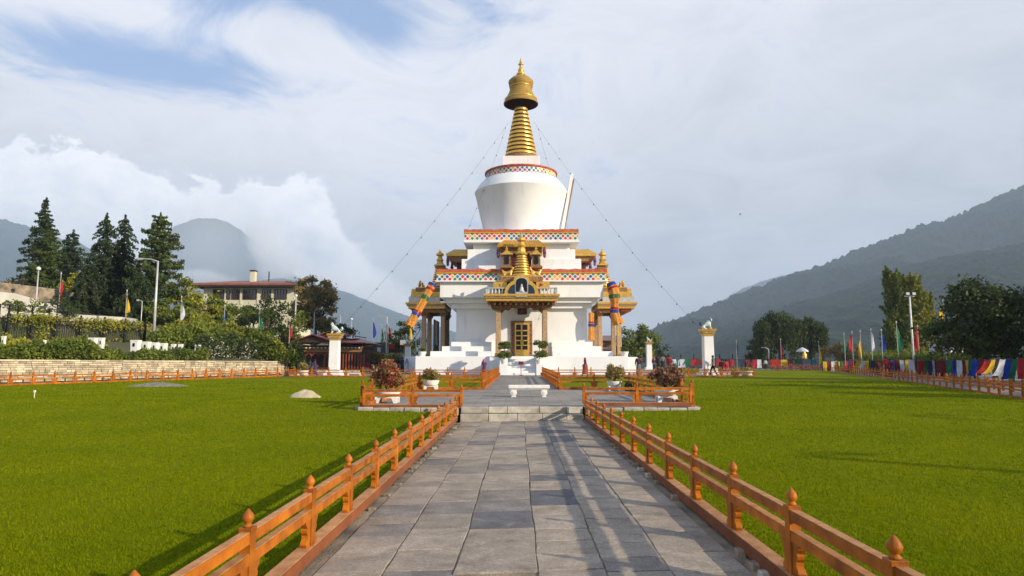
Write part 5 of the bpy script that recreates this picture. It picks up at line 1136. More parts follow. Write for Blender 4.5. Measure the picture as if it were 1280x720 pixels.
# iron picket fence with brick wall behind
BRK = mat('brown_brick', (.26, .155, .11), .9, col2=(.15, .10, .075), scale=3, bump=.4, bscale=20, island=.4)
bw = empty('brick_wall', (*bankpt(0, 8.4), 3.4), 0, 'brown brick wall directly behind the iron picket fence', 'wall'); bo = Vector(bw.location)
A = Vector((*bankpt(-40, 8.6), 0)); B = Vector((*bankpt(186, 8.6), 0)); m = MB(); L = (B-A).length; d = (B-A).normalized(); z = 3.3; row = 0
while z < 4.72:
    s = -.2*(row % 2)
    while s < L:
        a = A+d*(max(s, 0)+.012); b = A+d*min(s+.40, L); 
        if (b-a).length > .05: m.bar((a.x-bo.x, a.y-bo.y, z-bo.z+.09), (b.x-bo.x-d.x*.012, b.y-bo.y-d.y*.012, z-bo.z+.09), .2+.02*math.sin(s*37+z*91), .16)
        s += .41
    z += .18; row += 1
tag(m.build('brick', BRK, bw), kind='stuff')
MB().bar((A.x-bo.x, A.y-bo.y, -.0+.6), (B.x-bo.x, B.y-bo.y, .6), .12, 1.4).build('mortar_core', MORTAR, bw)
MB().bar((A.x-bo.x, A.y-bo.y, 4.84-bo.z), (B.x-bo.x, B.y-bo.y, 4.84-bo.z), .5, .14).build('coping', STONE, bw)
fx = Vector((*bankpt(0, 7.6), 3.3)); A = Vector((*bankpt(-30, 7.6), 3.35)); B = Vector((*bankpt(180, 7.6), 3.4)); L = (B-A).length; d = (B-A).normalized()
pf = empty('iron_fence', A, math.atan2(d.y, d.x), 'black iron picket fence overgrown with creeper in front of the brick wall', 'fence')
pk = MB().box(-.012, -.012, .08, .012, .012, 1.52).mesh('picket', METALD); n = int(L/.16)
sp_n = 0
for k in range(min(n, 298)):
    link('picket', pk, pf, (k*L/min(n, 298), 0, 0))
for z in (.18, 1.38): MB().bar((0, -.02, z), (L, -.02, z), .03, .05).build('rail', METALD, pf)
for px in (5, 35, 66, 97, 127, 154, 179):
    x, Y = bankpt(px, 7.6); s = (Vector((x, Y, 0))-Vector((A.x, A.y, 0))).length; MB().box(-.09, -.09, -.2, .09, .09, 1.68).lathe([(.12, 1.68), (.05, 1.75), (.09, 1.84), (0, 1.9)], 8).build('post', METALD, pf, loc=(s, 0, 0))
P3 = []
for px, w, hh, nn in ((35, 26, 1.5, 1300), (120, 40, .35, 500), (150, 60, .30, 900), (60, 40, .25, 240), (95, 30, .4, 260), (8, 20, .3, 200)):
    for _ in range(nn): u = px+rg.normal()*w/2.6; x, Y = (X(u, 50), 50); kk = (u-649)/F; s = L*np.clip((u+30)/210, 0, 1.02); P3.append((s, rg.normal()*.12-.1, 1.52+rg.normal()*.12-(abs(rg.normal())*hh if rg.random() < .5 else 0)))
leafmesh('creeper', P3, .16, LEAF_YL, pf)
# ramp, its parapet, and the upper stone wall
CONC = mat('pale_concrete', (.52, .50, .44), .85, col2=(.38, .36, .31), scale=1.2, bump=.3, bscale=6)
def slabwall(name, px0, px1, Y0, Y1, tops, bots, th, m_, label, cat='wall', courses=False, parent=None):
    n = len(tops); us = np.linspace(px0, px1, n); Ys = np.linspace(Y0, Y1, n); P0 = []
    vs = []
    for u, Y, a, b in zip(us, Ys, tops, bots): x = X(u, Y); vs += [(x, Y, Z(b, Y)), (x, Y, Z(a, Y)), (x-.1, Y+th, Z(a, Y)), (x-.1, Y+th, Z(b, Y))]
    fs = []
    for i in range(n-1): fs += [(i*4+j, i*4+(j+1) % 4, (i+1)*4+(j+1) % 4, (i+1)*4+j) for j in range(4)]
    fs += [(0, 1, 2, 3), tuple((n-1)*4+j for j in (3, 2, 1, 0))]
    o = Vector(vs[0]); mb = MB(); mb.add([Vector(v)-o for v in vs], fs); ob = mb.build(name, m_, parent, loc=o)
    if label: tag(ob, label, cat)
    return ob
RUB = mat('rough_tan_masonry', (.38, .31, .22), .95, col2=(.20, .165, .125), scale=1.3, bump=1, bscale=3.5, bdist=.1)
uw = empty('upper_stone_wall', (X(40, 66), 66, 5), 0, 'tan rubble wall beside the ramp at the far left, sloping down to the right', 'wall')
core = slabwall('core', -60, 92, 60, 70, [350, 352, 358, 364.5], [392, 392, 392, 392], .6, MORTAR, None)
core.parent = uw; core.location = core.location-uw.location
m = MB(); q = random.Random(9)
for r_ in range(13):
    u = -58
    while u < 91:
        w = q.uniform(3.5, 9); Yc = 60+10*(u+60)/152-.05; top = float(np.interp(u, [-60, -9, 41, 92], [350, 352, 358, 364.5])); y_ = top+1.5+r_*3.0
        if y_ < 390:
            a = at(u+.3, y_, Yc); b = at(u+w-.3, y_+w*.03, Yc+w*.066); m.bar(a-Vector(uw.location), b-Vector(uw.location), .2+q.uniform(0, .12), .205)
        u += w
tag(m.build('stone', mat('tan_rubble_stone', (.42, .34, .235), .95, col2=(.25, .2, .15), scale=1.5, bump=.6, bscale=8, island=.35), uw), kind='stuff')
slabwall('ramp_parapet', -40, 64, 55, 60, [361, 366, 381], [389, 390, 391], .3, CONC, 'pale sloping concrete side of the ramp at the far left')
slabwall('ramp', -60, 150, 52, 60, [385, 389, 392, 396], [394, 396, 400, 404], 2.5, CONC, 'pale ramp surface above the brick wall at the far left', 'ramp')
rr = empty('railing', (X(0, 52), 52, Z(390, 52)), 0, 'thin dark railing along the ramp above the brick wall', 'railing'); o_ = Vector(rr.location)
for a, b in (((-5, 380.5, 51.5), (62, 384, 56)), ((62, 386, 56), (140, 396, 60))): MB().bar(at(*a)-o_, at(*b)-o_, .05, .06).build('rail', METALD, rr)
for u in (0, 12, 23, 41, 62, 84, 105, 125): Y = 52+u*.06; MB().box(-.05, -.05, -1.3, .05, .05, .05).build('post', METALD, rr, loc=at(u, 380.5+u*.09+(1 if u > 60 else 0), Y)-o_)
for i, (u, y, s, lab) in enumerate(((23, 384, 1.0, 'small round shrub by the ramp parapet, left of the flag'), (50, 385, 1.3, 'rounded shrub on the ramp edge left of the red flag'), (82, 385, 1.6, 'dark rounded shrub at the end of the rubble wall'), (2, 378, .8, 'thin little shrub at the far left edge of the ramp'))):
    c = at(u, y, 57); t = empty('shrub', c-Vector((0, 0, s*.5)), 0, lab, 'shrub', 'small shrubs along the ramp'); leafmesh('foliage', blob_points((0, 0, s*.5), (s*.8, s*.7, s*.75), 420, seed=i+40), .2, LEAF_MD if i != 2 else LEAF_DK, t); MB().tube([(0, 0, -.5), (0, 0, s*.5)], .05, 5).build('stem', BARK, t)
# ================================================================== cream house on the hill
CREAM = mat('cream_wall', (.64, .60, .43), .85, col2=(.54, .50, .36), scale=1.5, bump=.2); ROOF = mat('dusty_red_roof', (.27, .12, .10), .7, col2=(.18, .085, .075), scale=1.2, bump=.3, bscale=4)
HY = 108; hx0, hx1 = X(250, HY), X(365, HY); hz0, hz1 = Z(432, HY), Z(354.5, HY); hse = empty('house', ((hx0+hx1)/2, HY, hz0), 0, 'long cream house with low red roof among the trees on the left hill', 'house'); w = (hx1-hx0)/2; Hh = hz1-hz0
MB().box(-w, 0, 0, w, 9, Hh).build('wall', CREAM, hse); hd_ = lambda py: Z(py, HY)-hz0; hxx = lambda px: X(px, HY)-(hx0+hx1)/2
e = 1.5
m = MB(); zr = hd_(357.0); zt2 = hd_(350.8); m.add([(-w-e, -e, zr), (w+e, -e, zr), (w+e, 9+e, zr), (-w-e, 9+e, zr), (-w-e, -e, zr+.25), (w+e, -e, zr+.25), (w+e, 9+e, zr+.25), (-w-e, 9+e, zr+.25), (-w+3, 4.5, zt2+.5), (w-3, 4.5, zt2+.5)],
      [(3, 2, 1, 0), (0, 1, 5, 4), (1, 2, 6, 5), (2, 3, 7, 6), (3, 0, 4, 7), (4, 5, 9, 8), (5, 6, 9), (6, 7, 8, 9), (7, 4, 8)]); rf = m.build('roof', ROOF, hse)
for i in range(46): x = -w-e+.1+i*(2*w+2*e-.2)/45; MB().bar((x, -e, zr+.27), (max(-w+3, min(w-3, x)), 4.5, zt2+.53), .05, .07).build('roof_seam', ROOF, rf)
MB().box(-w-e+.05, -e+.05, zr-.25, w+e-.05, 9+e-.05, zr-.002).build('eave', BROWN, rf)
MB().box(hxx(300), 2.5, zr, hxx(306), 3.4, hd_(343)+.9).build('chimney', CREAM, rf); MB().box(hxx(299.6), 2.4, hd_(343)+.9, hxx(306.4), 3.5, hd_(342)+1.0).build('chimney_cap', BROWN, rf)
MB().tube([(hxx(323), 3, zt2), (hxx(323), 3, hd_(343.5)+1)], .1, 6).build('flue', METALD, rf)
for a, b, n in ((262, 276, 4), (279, 284, 1), (286, 296, 3), (300, 317, 4), (324, 335, 3), (340, 355.5, 4)):
    fr = MB().box(hxx(a), -.12, hd_(374), hxx(b), .02, hd_(361.5)).build('window', BROWN, hse); pw = (hxx(b)-hxx(a)-.15*(n+1))/n
    for k in range(n):
        for r_ in range(2): x = hxx(a)+.15+k*(pw+.15); zz_ = hd_(373.3)+r_*.78; MB().box(x, -.15, zz_, x+pw, -.11, zz_+.68).build('pane', GLASS, fr)
for a in (278, 297.5, 319, 337): MB().box(hxx(a)-.15, -.10, hd_(380), hxx(a)+.15, -.003, hd_(358)).build('pilaster', CREAM, hse)
MB().box(-w-.02, -.14, hd_(361), w+.02, -.004, hd_(360)).build('string_course', mat('cream_trim', (.66, .62, .5)), hse)
MB().box(w-.001, 1.5, hd_(374), w+.1, 4.0, hd_(362)).build('window', BROWN, hse)
# ================================================================== wooden pavilion left of the stupa
PY = 71.0; pxx = lambda px: X(px, PY); px0, px1 = pxx(377), pxx(448); zg = pz(PY)-.02; pv = empty('pavilion', ((px0+px1)/2, PY, zg), 0, 'carved dark wooden pavilion with maroon roof behind the left lion pillar', 'pavilion'); w = (px1-px0)/2; pzz = lambda py: Z(py, PY)-zg; pX = lambda px: pxx(px)-(px0+px1)/2
BRW = mat('carved_brown_facade', (.16, .085, .05), .75, col2=(.06, .03, .02), scale=6, bump=.8, bscale=10); MRF = mat('maroon_metal_roof', (.17, .04, .045), .5, col2=(.10, .025, .03), scale=1, bump=.1)
MB().box(-w, .3, 0, w, 7, pzz(433)).build('wall', BRW, pv)
MB().box(-w-.1, -.1, 0, w+.1, .299, pzz(463)).build('plinth', STONE, pv)
for i, u in enumerate((385, 393, 401, 409, 417)):
    c = pX(u); s = .27; za, zb_ = pzz(459), pzz(446); arch = [(c-s, za), (c+s, za), (c+s, zb_), (c+s*.6, zb_+.22), (c, zb_+.36), (c-s*.6, zb_+.22), (c-s, zb_)]
    fr = MB().prism([(c+(x-c)*1.35, z+(.1 if z > za else -.05)) for x, z in arch], .18, .298).build('window', RUS, pv); MB().prism(arch, .14, .18).build('pane', DARK, fr)
for i in range(9): x = pX(424.5)+i*.31; f = MB().box(x-.05, .12, pzz(461), x+.05, .298, pzz(442)).build('lattice_bar', RUS, pv)
MB().box(pX(423), .2, pzz(461), pX(447), .299, pzz(442)).build('lattice_back', DARK, pv)
for i in range(34): x = -w-.3+i*(2*w+.6)/33; MB().box(x-.06, -.25, pzz(435.5), x+.06, .28, pzz(434)).build('dentil', CARVE if i % 2 else WHITE2, pv)
MB().box(-w-.25, .0, pzz(440), w+.25, .29, pzz(436)).build('carved_band', CARVE, pv); MB().box(-w-.35, -.1, pzz(433.8), w+.35, 7, pzz(431.5)).build('cornice', BROWN, pv)
def gable(name, xa, xm, xb, yf, yb, ze, zp, parent):
    m = MB(); t = .10
    for a, b in ((xa, xm), (xm, xb)):
        za = ze if a != xm else zp; zb_ = zp if b == xm else ze
        m.add([(a, yf, za), (b, yf, zb_), (b, yb, zb_), (a, yb, za), (a, yf, za+t), (b, yf, zb_+t), (b, yb, zb_+t), (a, yb, za+t)], [(3, 2, 1, 0), (4, 5, 6, 7), (0, 1, 5, 4), (1, 2, 6, 5), (2, 3, 7, 6), (3, 0, 4, 7)])
    return m.build(name, MRF, parent)
g1 = gable('roof', pX(366.5), pX(393.5), pX(424), -1.3, 7.6, pzz(428.3)-.05, pzz(419.2), pv)
MB().prism([(pX(370), pzz(428.3)), (pX(420.5), pzz(428.3)), (pX(393.5), pzz(420.6))], -.9, -.75).build('gable_board', BROWN, g1)
m = MB(); m.add([(pX(405), -1.2, pzz(429.5)), (pX(459), -1.2, pzz(429.5)), (pX(459), 7.5, pzz(429.5)), (pX(405), 7.5, pzz(429.5)), (pX(405), -1.25, pzz(428.4)), (pX(459.3), -1.25, pzz(428.4)), (pX(459.3), 7.5, pzz(428.4)), (pX(405), 7.5, pzz(428.4)), (pX(408), 3, pzz(421.5)), (pX(440), 3, pzz(421.5))], [(3, 2, 1, 0), (0, 1, 5, 4), (1, 2, 6, 5), (2, 3, 7, 6), (4, 5, 9, 8), (5, 6, 9), (6, 7, 8, 9), (3, 0, 4, 8, 7)]); m.build('roof', MRF, pv)
g2 = gable('upper_roof', pX(391), pX(406), pX(440), 1.0, 6.5, pzz(420), pzz(414.2), pv); MB().prism([(pX(394), pzz(420)), (pX(436), pzz(420)), (pX(406), pzz(415.5))], 1.3, 1.5).build('gable_board', BROWN, g2)
# low things behind: screens, signboards, wall
for u0, u1, y0, y1, Y, mt, lab in ((463.5, 483, 428, 450, 96, METALD, 'wide dark board standing between pavilion and stupa'), (485, 500, 430, 448, 98, BROWN, 'dark board just left of the stupa'), (452, 464, 430, 438, 94, YEL, 'yellow sheet hung at the pavilion corner'), (447, 456, 432.5, 441, 92, BLU, 'blue tarpaulin at the right end of the pavilion'), (487.5, 493, 430, 436, 90, RED, 'small red sheet among the boards left of the stupa'), (471.5, 475.5, 434.5, 440, 90, WHT, 'small white panel on the dark board'), (447, 452, 447, 452, 76, METAL, 'grey bin-like box by the right end of the pavilion'), (500, 507, 425, 431, 95, METAL, 'pale sheet roof behind the left pale pillar')):
    a, b = at(u0, y1, Y), at(u1, y0, Y); bs = empty('board', ((a.x+b.x)/2, Y, pz(Y)-.05), 0, lab, 'board'); hw_ = (b.x-a.x)/2; zl = a.z-(pz(Y)-.05)
    MB().box(-hw_, 0, zl, hw_, .12, b.z-pz(Y)+.05).build('panel', mt, bs); 
    for s in (-1, 1): MB().box(s*hw_*.9-.04, .13, 0, s*hw_*.9+.04, .2, zl+.3).build('post', METALD, bs)
lw = empty('garden_wall', (X(475, 78), 78, pz(78)), 0, 'low grey stone wall behind the seated people left of the stupa', 'wall'); m = MB(); stone_courses(m, (X(449, 78)-X(475, 78), 0, 0), (X(505, 78)-X(475, 78), 0, 0), 0, 0, Z(441, 78)-pz(78), random.Random(2)); tag(m.build('stone', WST, lw), kind='stuff')
for u, y, s, lf, lab in ((482, 452, 1.0, LEAF_YL, 'bright yellow-green bush before the low grey wall'), (494, 448, .9, LEAF_MD, 'green bush right of the bright bush by the low wall'), (470, 446, .8, LEAF_RD, 'pale dry bush on the low grey wall')):
    c = at(u, y, 75); t = empty('bush', (c.x, 75, pz(75)), 0, lab, 'bush', 'bushes left of the stupa'); leafmesh('foliage', blob_points((0, 0, c.z-pz(75)), (s*1.1, s, s*.9), 800, seed=int(u)), .2, lf, t); MB().tube([(0, 0, 0), (0, 0, c.z-pz(75))], .05, 5).build('stem', BARK, t)
bowl_planter(379, 57.5, .95, .5, pz(57.5), .55, .75, LEAF_BUSH2, 'white bowl planter left of the two walkers near the left pillar', 'sparse orange shrub in the planter by the left pillar', 61, .12, 500)
bench2 = empty('bench', (X(443.5, 60), 60, pz(60)), 0, 'low white kerb bench to the right of the left lion pillar', 'bench'); MB().box(-.75, -.2, .18, .75, .2, .30).build('seat', WHITE2, bench2)
for s in (-1, 1): MB().box(s*.55-.1, -.15, 0, s*.55+.1, .15, .178).build('leg', WHITE2, bench2)
bowl_planter(930, 58.5, 1.5, .42, pz(58.5), .55, .35, LEAF_MD, 'wide low white bowl right of the right lion pillar', 'low green plant in the wide bowl by the right pillar', 63, .12, 500)
# roofed orange building behind the right portico
rb = empty('house', (X(763, 118), 118, .8), 0, 'orange timber building with grey-red roofs seen through the right portico', 'house'); o_ = Vector(rb.location); R2 = lambda px, py: (X(px, 118)-o_.x, Z(py, 118)-.8)
OTW = mat('orange_timber', (.50, .22, .05), .7); GRF = mat('grey_red_roof', (.20, .15, .14), .7)
a, b = R2(754, 460), R2(775, 437); MB().box(a[0], 0, 0, b[0], 6, b[1]).build('wall', OTW, rb)
for k in range(7): x = a[0]+.3+k*(b[0]-a[0]-.6)/6; MB().box(x-.12, -.06, R2(0, 455)[1], x+.12, -.003, R2(0, 440)[1]).build('window', DARK, rb)
for (u0, u1, y0, y1) in ((750, 779, 437, 431), (752, 777, 426, 419)):
    p, q_, r_, s_ = R2(u0, y0), R2(u1, y0), R2(u1-3, y1), R2(u0+3, y1)
    m = MB(); m.add([(p[0], -1.2, p[1]), (q_[0], -1.2, q_[1]), (q_[0], 7, q_[1]), (p[0], 7, p[1]), (s_[0], 1.5, s_[1]), (r_[0], 1.5, r_[1]), (r_[0], 5, r_[1]), (s_[0], 5, s_[1])], [(3, 2, 1, 0), (0, 1, 5, 4), (1, 2, 6, 5), (2, 3, 7, 6), (3, 0, 4, 7), (4, 5, 6, 7)]); m.build('roof', GRF, rb)
a, b = R2(757, 432), R2(772, 426); MB().box(a[0], 1, a[1], b[0], 5, b[1]).build('upper_wall', OTW, rb)
# small pale house beyond the hedge on the right
ph = empty('house', (X(1206, 75), 75, 1.0), 0, 'pale grey gatehouse showing above the hedge on the right', 'house'); o_ = Vector(ph.location)
MB().box(X(1190, 75)-o_.x, 0, 0, X(1208, 75)-o_.x, 4, Z(429, 75)-1).build('wall', mat('pale_grey_wall', (.42, .45, .48)), ph)
MB().box(X(1189, 75)-o_.x, -.12, 0, X(1192, 75)-o_.x, -.003, Z(427, 75)-1).build('post', WHITE, ph); MB().box(X(1203, 75)-o_.x, -.12, 0, X(1208, 75)-o_.x, -.003, Z(427, 75)-1).build('post', CREAM, ph)
MB().box(X(1188, 75)-o_.x, -.3, Z(427, 75)-1, X(1209, 75)-o_.x, 4.2, Z(426, 75)-1).build('roof', GRF, ph); MB().box(X(1195, 75)-o_.x, -.05, Z(440, 75)-1, X(1201, 75)-o_.x, -.004, Z(431, 75)-1).build('window', GLASS, ph)
# clipped hedge behind the flags
HYs = [(X(u, Y), Y, 0) for u, Y in ((1084, 76), (1110, 70), (1140, 64), (1175, 59), (1214, 54))]
hp = hedge_pts(HYs, 2.0, 1.0, 14000, rg, lambda x, y: np.zeros_like(x)); yy_ = hp[:, 1]; top_ = 1.6+(456-np.interp(yy_, [53, 77], [438, 437]))*yy_/F; hp[:, 2] = .9+(top_-.9)*np.clip(hp[:, 2]/1.0, 0, 1.12)
hg = leafmesh('hedge', hp, .22, LEAF_MD); tag(hg, 'long clipped hedge behind the hanging flags on the right', 'hedge')
# ================================================================== lamps and flags
def pole_lamp(px, Y, ytop, zb, r0, r1, arm, label, m_=METAL, flood=False, armh=0, group='lamp posts'):
    x = X(px, Y); z1 = Z(ytop, Y); t = empty('street_lamp', (x, Y, zb), 0, label, 'street lamp', group); H = z1-zb
    MB().tube([(0, 0, 0), (0, 0, H)], [r0, r1], 8).build('pole', m_, t, smooth=True); MB().box(-r0*2, -r0*2, 0, r0*2, r0*2, .06).build('base_plate', m_, t)
    if flood:
        MB().box(-.42, -.06, H-.1, .42, .06, H).build('crossbar', m_, t)
        for s in (-1, 1): h = MB().box(s*.28-.18, -.25, H+.0, s*.28+.18, .05, H+.32, top=.8).build('floodlight', METALD, t); MB().box(s*.28-.15, -.27, H+.04, s*.28+.15, -.251, H+.26).build('glass', METAL, h)
    elif arm:
        MB().tube([(0, 0, H-.05), (arm*.5, 0, H+armh*.8), (arm, 0, H+armh)], [r1, r1*.8, r1*.7], 6).build('arm', m_, t)
        h = MB().box(min(arm, arm*1.35), -.1, H+armh-.05, max(arm, arm*1.35), .1, H+armh+.06).build('lamp_head', m_, t); MB().box(min(arm*1.05, arm*1.3), -.08, H+armh-.08, max(arm*1.05, arm*1.3), .08, H+armh-.051).build('lens', WHITE2, h)
    else: MB().lathe([(.0, 0), (.16, .05), (.2, .2), (.1, .3), (0, .34)], 8, c=(0, 0, H), cap=False).build('lamp_head', WHITE2, t)
xx, yy2 = bankpt(192, 6.0); 
lp = pole_lamp(190, yy2, 325.5, float(hill(xx, yy2)), .13, .07, -1.25, 'tall grey street lamp rising from the left bank, arm to the left', armh=.18); 
pole_lamp(39, 62, 337, 5.5, .08, .05, 0, 'short post lamp above the rubble wall at the far left')
pole_lamp(173, 62, 376, 4.3, .05, .04, -.35, 'small curved lamp just left of the tall street lamp', armh=.1)
pole_lamp(367, 80, 371, 2.5, .12, .08, 0, 'pale pole in front of the cream house right corner')
pole_lamp(391, 86, 388, 2.5, .09, .06, .8, 'lamp post in front of the rusty-topped tree', armh=.3)
pole_lamp(424, 100, 393, .8, .09, .06, .6, 'lamp post behind the pavilion roof, left of two', armh=.1)
pole_lamp(438, 108, 400, .8, .07, .05, 0, 'thin pole behind the pavilion roof, right of two')
pole_lamp(482.5, 92, 396, .8, .11, .08, -.8, 'white lamp post between the blue flag and the stupa', armh=.12)
pole_lamp(519.5, 88, 400, .8, .07, .05, 0, 'white pole beside the left portico, leftmost of three')
pole_lamp(525.5, 86, 402, .8, .06, .05, 0, 'white pole beside the left portico, middle of three')
pole_lamp(529.5, 84, 396, .8, .07, .05, 0, 'white pole beside the left portico, rightmost of three')
pole_lamp(1142.5, 62, 370, .8, .095, .07, 0, 'tall floodlight mast in front of the poplars', flood=True, m_=WHITE2)
pole_lamp(961.5, 105, 436.5, .8, .10, .08, -.8, 'low pale street lamp in front of the willows', armh=.25)
for x_, y_, lab in ((23.2, 1.0, 'light mast beyond the right edge of the lawn, nearer one'), (28.5, 8.2, 'light mast beyond the right edge of the lawn, farther one')):
    t = empty('street_lamp', (x_, y_, 0), 0, lab, 'street lamp', 'light masts beside the lawn'); MB().tube([(0, 0, 0), (0, 0, 7.8)], [.17, .12], 8).build('pole', METAL, t); MB().tube([(0, 0, 7.7), (.6, 0, 8.0), (1.2, 0, 8.0)], [.05, .05, .04], 6).build('arm', METAL, t); MB().box(1.1, -.1, 7.93, 1.6, .1, 8.05).build('lamp_head', METAL, t)
def flag(px, Y, ptop, cloth, zb, label, w=.5, tip=True, bulge=0):
    x = X(px, Y); t = empty('flag_pole', (x, Y, zb), 0, label, 'flag', 'tall prayer flags'); H = Z(ptop, Y)-zb
    MB().tube([(0, 0, 0), (0, 0, H)], [.035, .022], 6).build('pole', METAL, t)
    c0, c1, m_ = cloth; z0, z1 = Z(c0, Y)-zb, Z(c1, Y)-zb; n, k = 9, 4; V = []; r = random.Random(int(px*7))
    prof = [ (.25+.75*math.sin(min(1, s*1.3)*PI*.5))*(1-.45*max(0, s-.75)/.25) for s in np.linspace(0, 1, n)]; ph = r.random()*6
    for d in (-.012, .012):
        for i in range(n):
            s = i/(n-1)
            for j in range(k): u = j/(k-1); V.append((.03+u*w*.62*prof[i]+bulge*math.sin(s*PI)*.3, .10*math.sin(s*5+u*4+ph)*u+d, z0+(z1-z0)*s-.25*u*w*(1-s)))
    Fq = []
    for b in (0, n*k):
        for i in range(n-1):
            for j in range(k-1): q_ = (b+i*k+j, b+i*k+j+1, b+(i+1)*k+j+1, b+(i+1)*k+j); Fq.append(q_ if b else q_[::-1])
    m = MB(); m.add(V, Fq); m.build('cloth', m_, t, smooth=True)
    MB().lathe([(0, -.05), (.07, .05), (.03, .16), (0, .24)], 8, c=(0, 0, H), cap=False).build('tip', METAL, t, smooth=True)
hz_ = lambda px, Y: float(hill(X(px, Y), Y))
for px, Y, pt_, c0, c1, m_, zb, lab, w in (
    (68, 58, 342, 349, 381, RED, 5.0, 'dark red flag on a pole before the rubble wall', .45), (153, 62, 364, 367, 396, YEL, 4.5, 'yellow flag on the left bank left of the tall lamp', .5), (222.5, 60, 372, 375, 400, WHT, 4.2, 'white flag on the left bank', .5),
    (277.5, 62, 383, 389, 412, BLU, 3.8, 'blue flag below the cream house', .6), (322, 64, 387, 391, 416, GRN, 3.4, 'green flag below the cream house', .45), (360.5, 66, 398, 401, 424, RED, 2.4, 'dark red flag left of the pavilion roof', .35),
    (465, 95, 399, 402, 422, BLU, .8, 'dark blue flag between the pavilion and the stupa', .75), (476, 100, 407, 410, 428, GRN, .8, 'green flag just left of the white lamp post', .5), (485, 98, 406, 408, 424, RED, .8, 'red flag just right of the white lamp post', .6),
    (921.5, 92, 427, 429, 446, NAV, .8, 'dark tattered flag right of the right lion pillar', .5), (977, 95, 425, 431, 450, RED, .8, 'red flag in front of the willows', .5), (1024.5, 96, 428, 431, 455, YEL, .8, 'yellow flag at the right edge of the willows', .45),
    (1057, 78, 418, 421, 443, GRN, .9, 'dark green flag, first in the right row', .5), (1067, 75, 416, 420, 440, RED, .9, 'crimson flag, second in the right row', -.8), (1077.5, 72, 415, 423, 448, YEL, .9, 'yellow flag, third in the right row', -.55), (1091, 70, 413, 415, 439, WHT, .9, 'white flag, fourth in the right row', .5),
    (1104, 68, 414, 416, 440, BLU, .9, 'blue flag, fifth in the right row', .55), (1123.5, 66, 404, 407, 440, GRN, .9, 'green flag, sixth in the right row, beside the poplars', .75), (1150, 64, 409, 411, 440, RED, .9, 'bright red flag just right of the floodlight mast', -.7), (1184, 55, 375, 384, 406, YEL, .9, 'yellow flag high on a dark pole by the big tree', -.75)):
    flag(px, Y, pt_, (c0, c1, m_), zb, lab, w)
# strings of hanging cloths
def cloth_string(a, b, ztop, items, label):
    """items: (pixel column, width px, length m, slant m, material)"""
    Yf = lambda px: a[1]+(b[1]-a[1])*(px-a[0])/(b[0]-a[0])
    t = empty('flag_string', (X(a[0], a[1]), a[1], 0), 0, label, 'flags', 'strings of hanging prayer flags'); o = Vector(t.location)
    pts = [Vector((X(u, Yf(u)), Yf(u), ztop+.03*math.sin(u*.4)))-o for u in np.linspace(a[0], b[0], 40)]; MB().tube(pts, .012, 4).build('line', METALD, t)
    for k, u in enumerate(np.linspace(a[0], b[0], 7)): MB().box(-.04, -.04, 0, .04, .04, ztop+.1-.7).build('post', METALD, t, loc=Vector((X(u, Yf(u)), Yf(u)+.05, .7))-o)
    r = random.Random(5)
    for u, w, L, sl, m_ in items:
        Y = Yf(u)-.04; wm_ = w*Y/F; n, k = 7, 4; V = []; ph = r.random()*6
        for d in (-.01, .01):
            for i in range(n):
                s = i/(n-1)
                for j in range(k): v = j/(k-1); V.append(((v-.5)*wm_*(1-.15*s*math.sin(ph))+sl*s**1.3, -.05-.10*math.sin(s*4+v*6+ph)*s+d, -L*s))
        Fq = []
        for b_ in (0, n*k):
            for i in range(n-1):
                for j in range(k-1): q_ = (b_+i*k+j, b_+i*k+j+1, b_+(i+1)*k+j+1, b_+(i+1)*k+j); Fq.append(q_ if b_ else q_[::-1])
        m = MB(); m.add(V, Fq); m.build('flag', m_, t, loc=Vector((X(u, Y), Y, ztop))-o, smooth=True)
it = [(1277, 9, .95, -.15, RED), (1269, 7, .95, -.35, GRN), (1262, 9, 1.0, -.35, BLU), (1253, 7, .85, -.45, WHT), (1247.5, 6, .95, -.3, BLK), (1243, 7, .75, -.55, YEL), (1234, 7, .75, -.5, RED), (1226, 6, .9, -.2, MAR), (1219, 8, .95, -.35, BLU), (1213, 5, .9, -.1, GRN), (1209, 5, 1.0, 0, YEL), (1204, 4, 1, 0, MAR), (1199, 7, 1.0, 0, WHT), (1193, 7, 1.05, 0, BLU), (1186, 6, 1.0, 0, GRN), (1176, 11, 1.05, 0, MAR), (1167.5, 5, 1.05, 0, WHT), (1162, 6, 1.0, 0, NAV), (1157, 4, 1.0, 0, GRN), (1151, 8, 1.0, 0, RED)]
it += [(1145, 4, 1.1, 0, MAR), (1139, 7, 1.25, 0, WHT), (1133, 4, 1.1, 0, YEL), (1127, 5, 1.1, 0, WHT), (1121, 6, 1.2, 0, MAR), (1114, 6, 1.2, 0, BLU), (1098, 5, 1.3, 0, MAR), (1091, 5, 1.2, 0, NAV), (1085, 5, 1.2, -.6, YEL), (1080, 5, 1.3, -.6, WHT), (1074, 6, 1.3, -.9, YEL), (1068, 6, 1.3, -.9, RED), (1063, 4, 1.2, -.3, PUR), (1058, 4, 1.2, -.3, RED), (1052, 4, 1.1, 0, GRN), (1047, 5, 1.2, 0, YEL), (1041, 4, 1.2, 0, WHT), (1036, 4, 1.2, 0, MAR), (1031, 5, 1.3, 0, YEL)]
cloth_string((1290, 31), (1146, 50), 1.87, it[:20], 'long string of coloured cloths nearest at the right edge')
cloth_string((1147, 54), (1028, 88), 2.0, it[20:], 'farther string of coloured cloths running towards the willows')
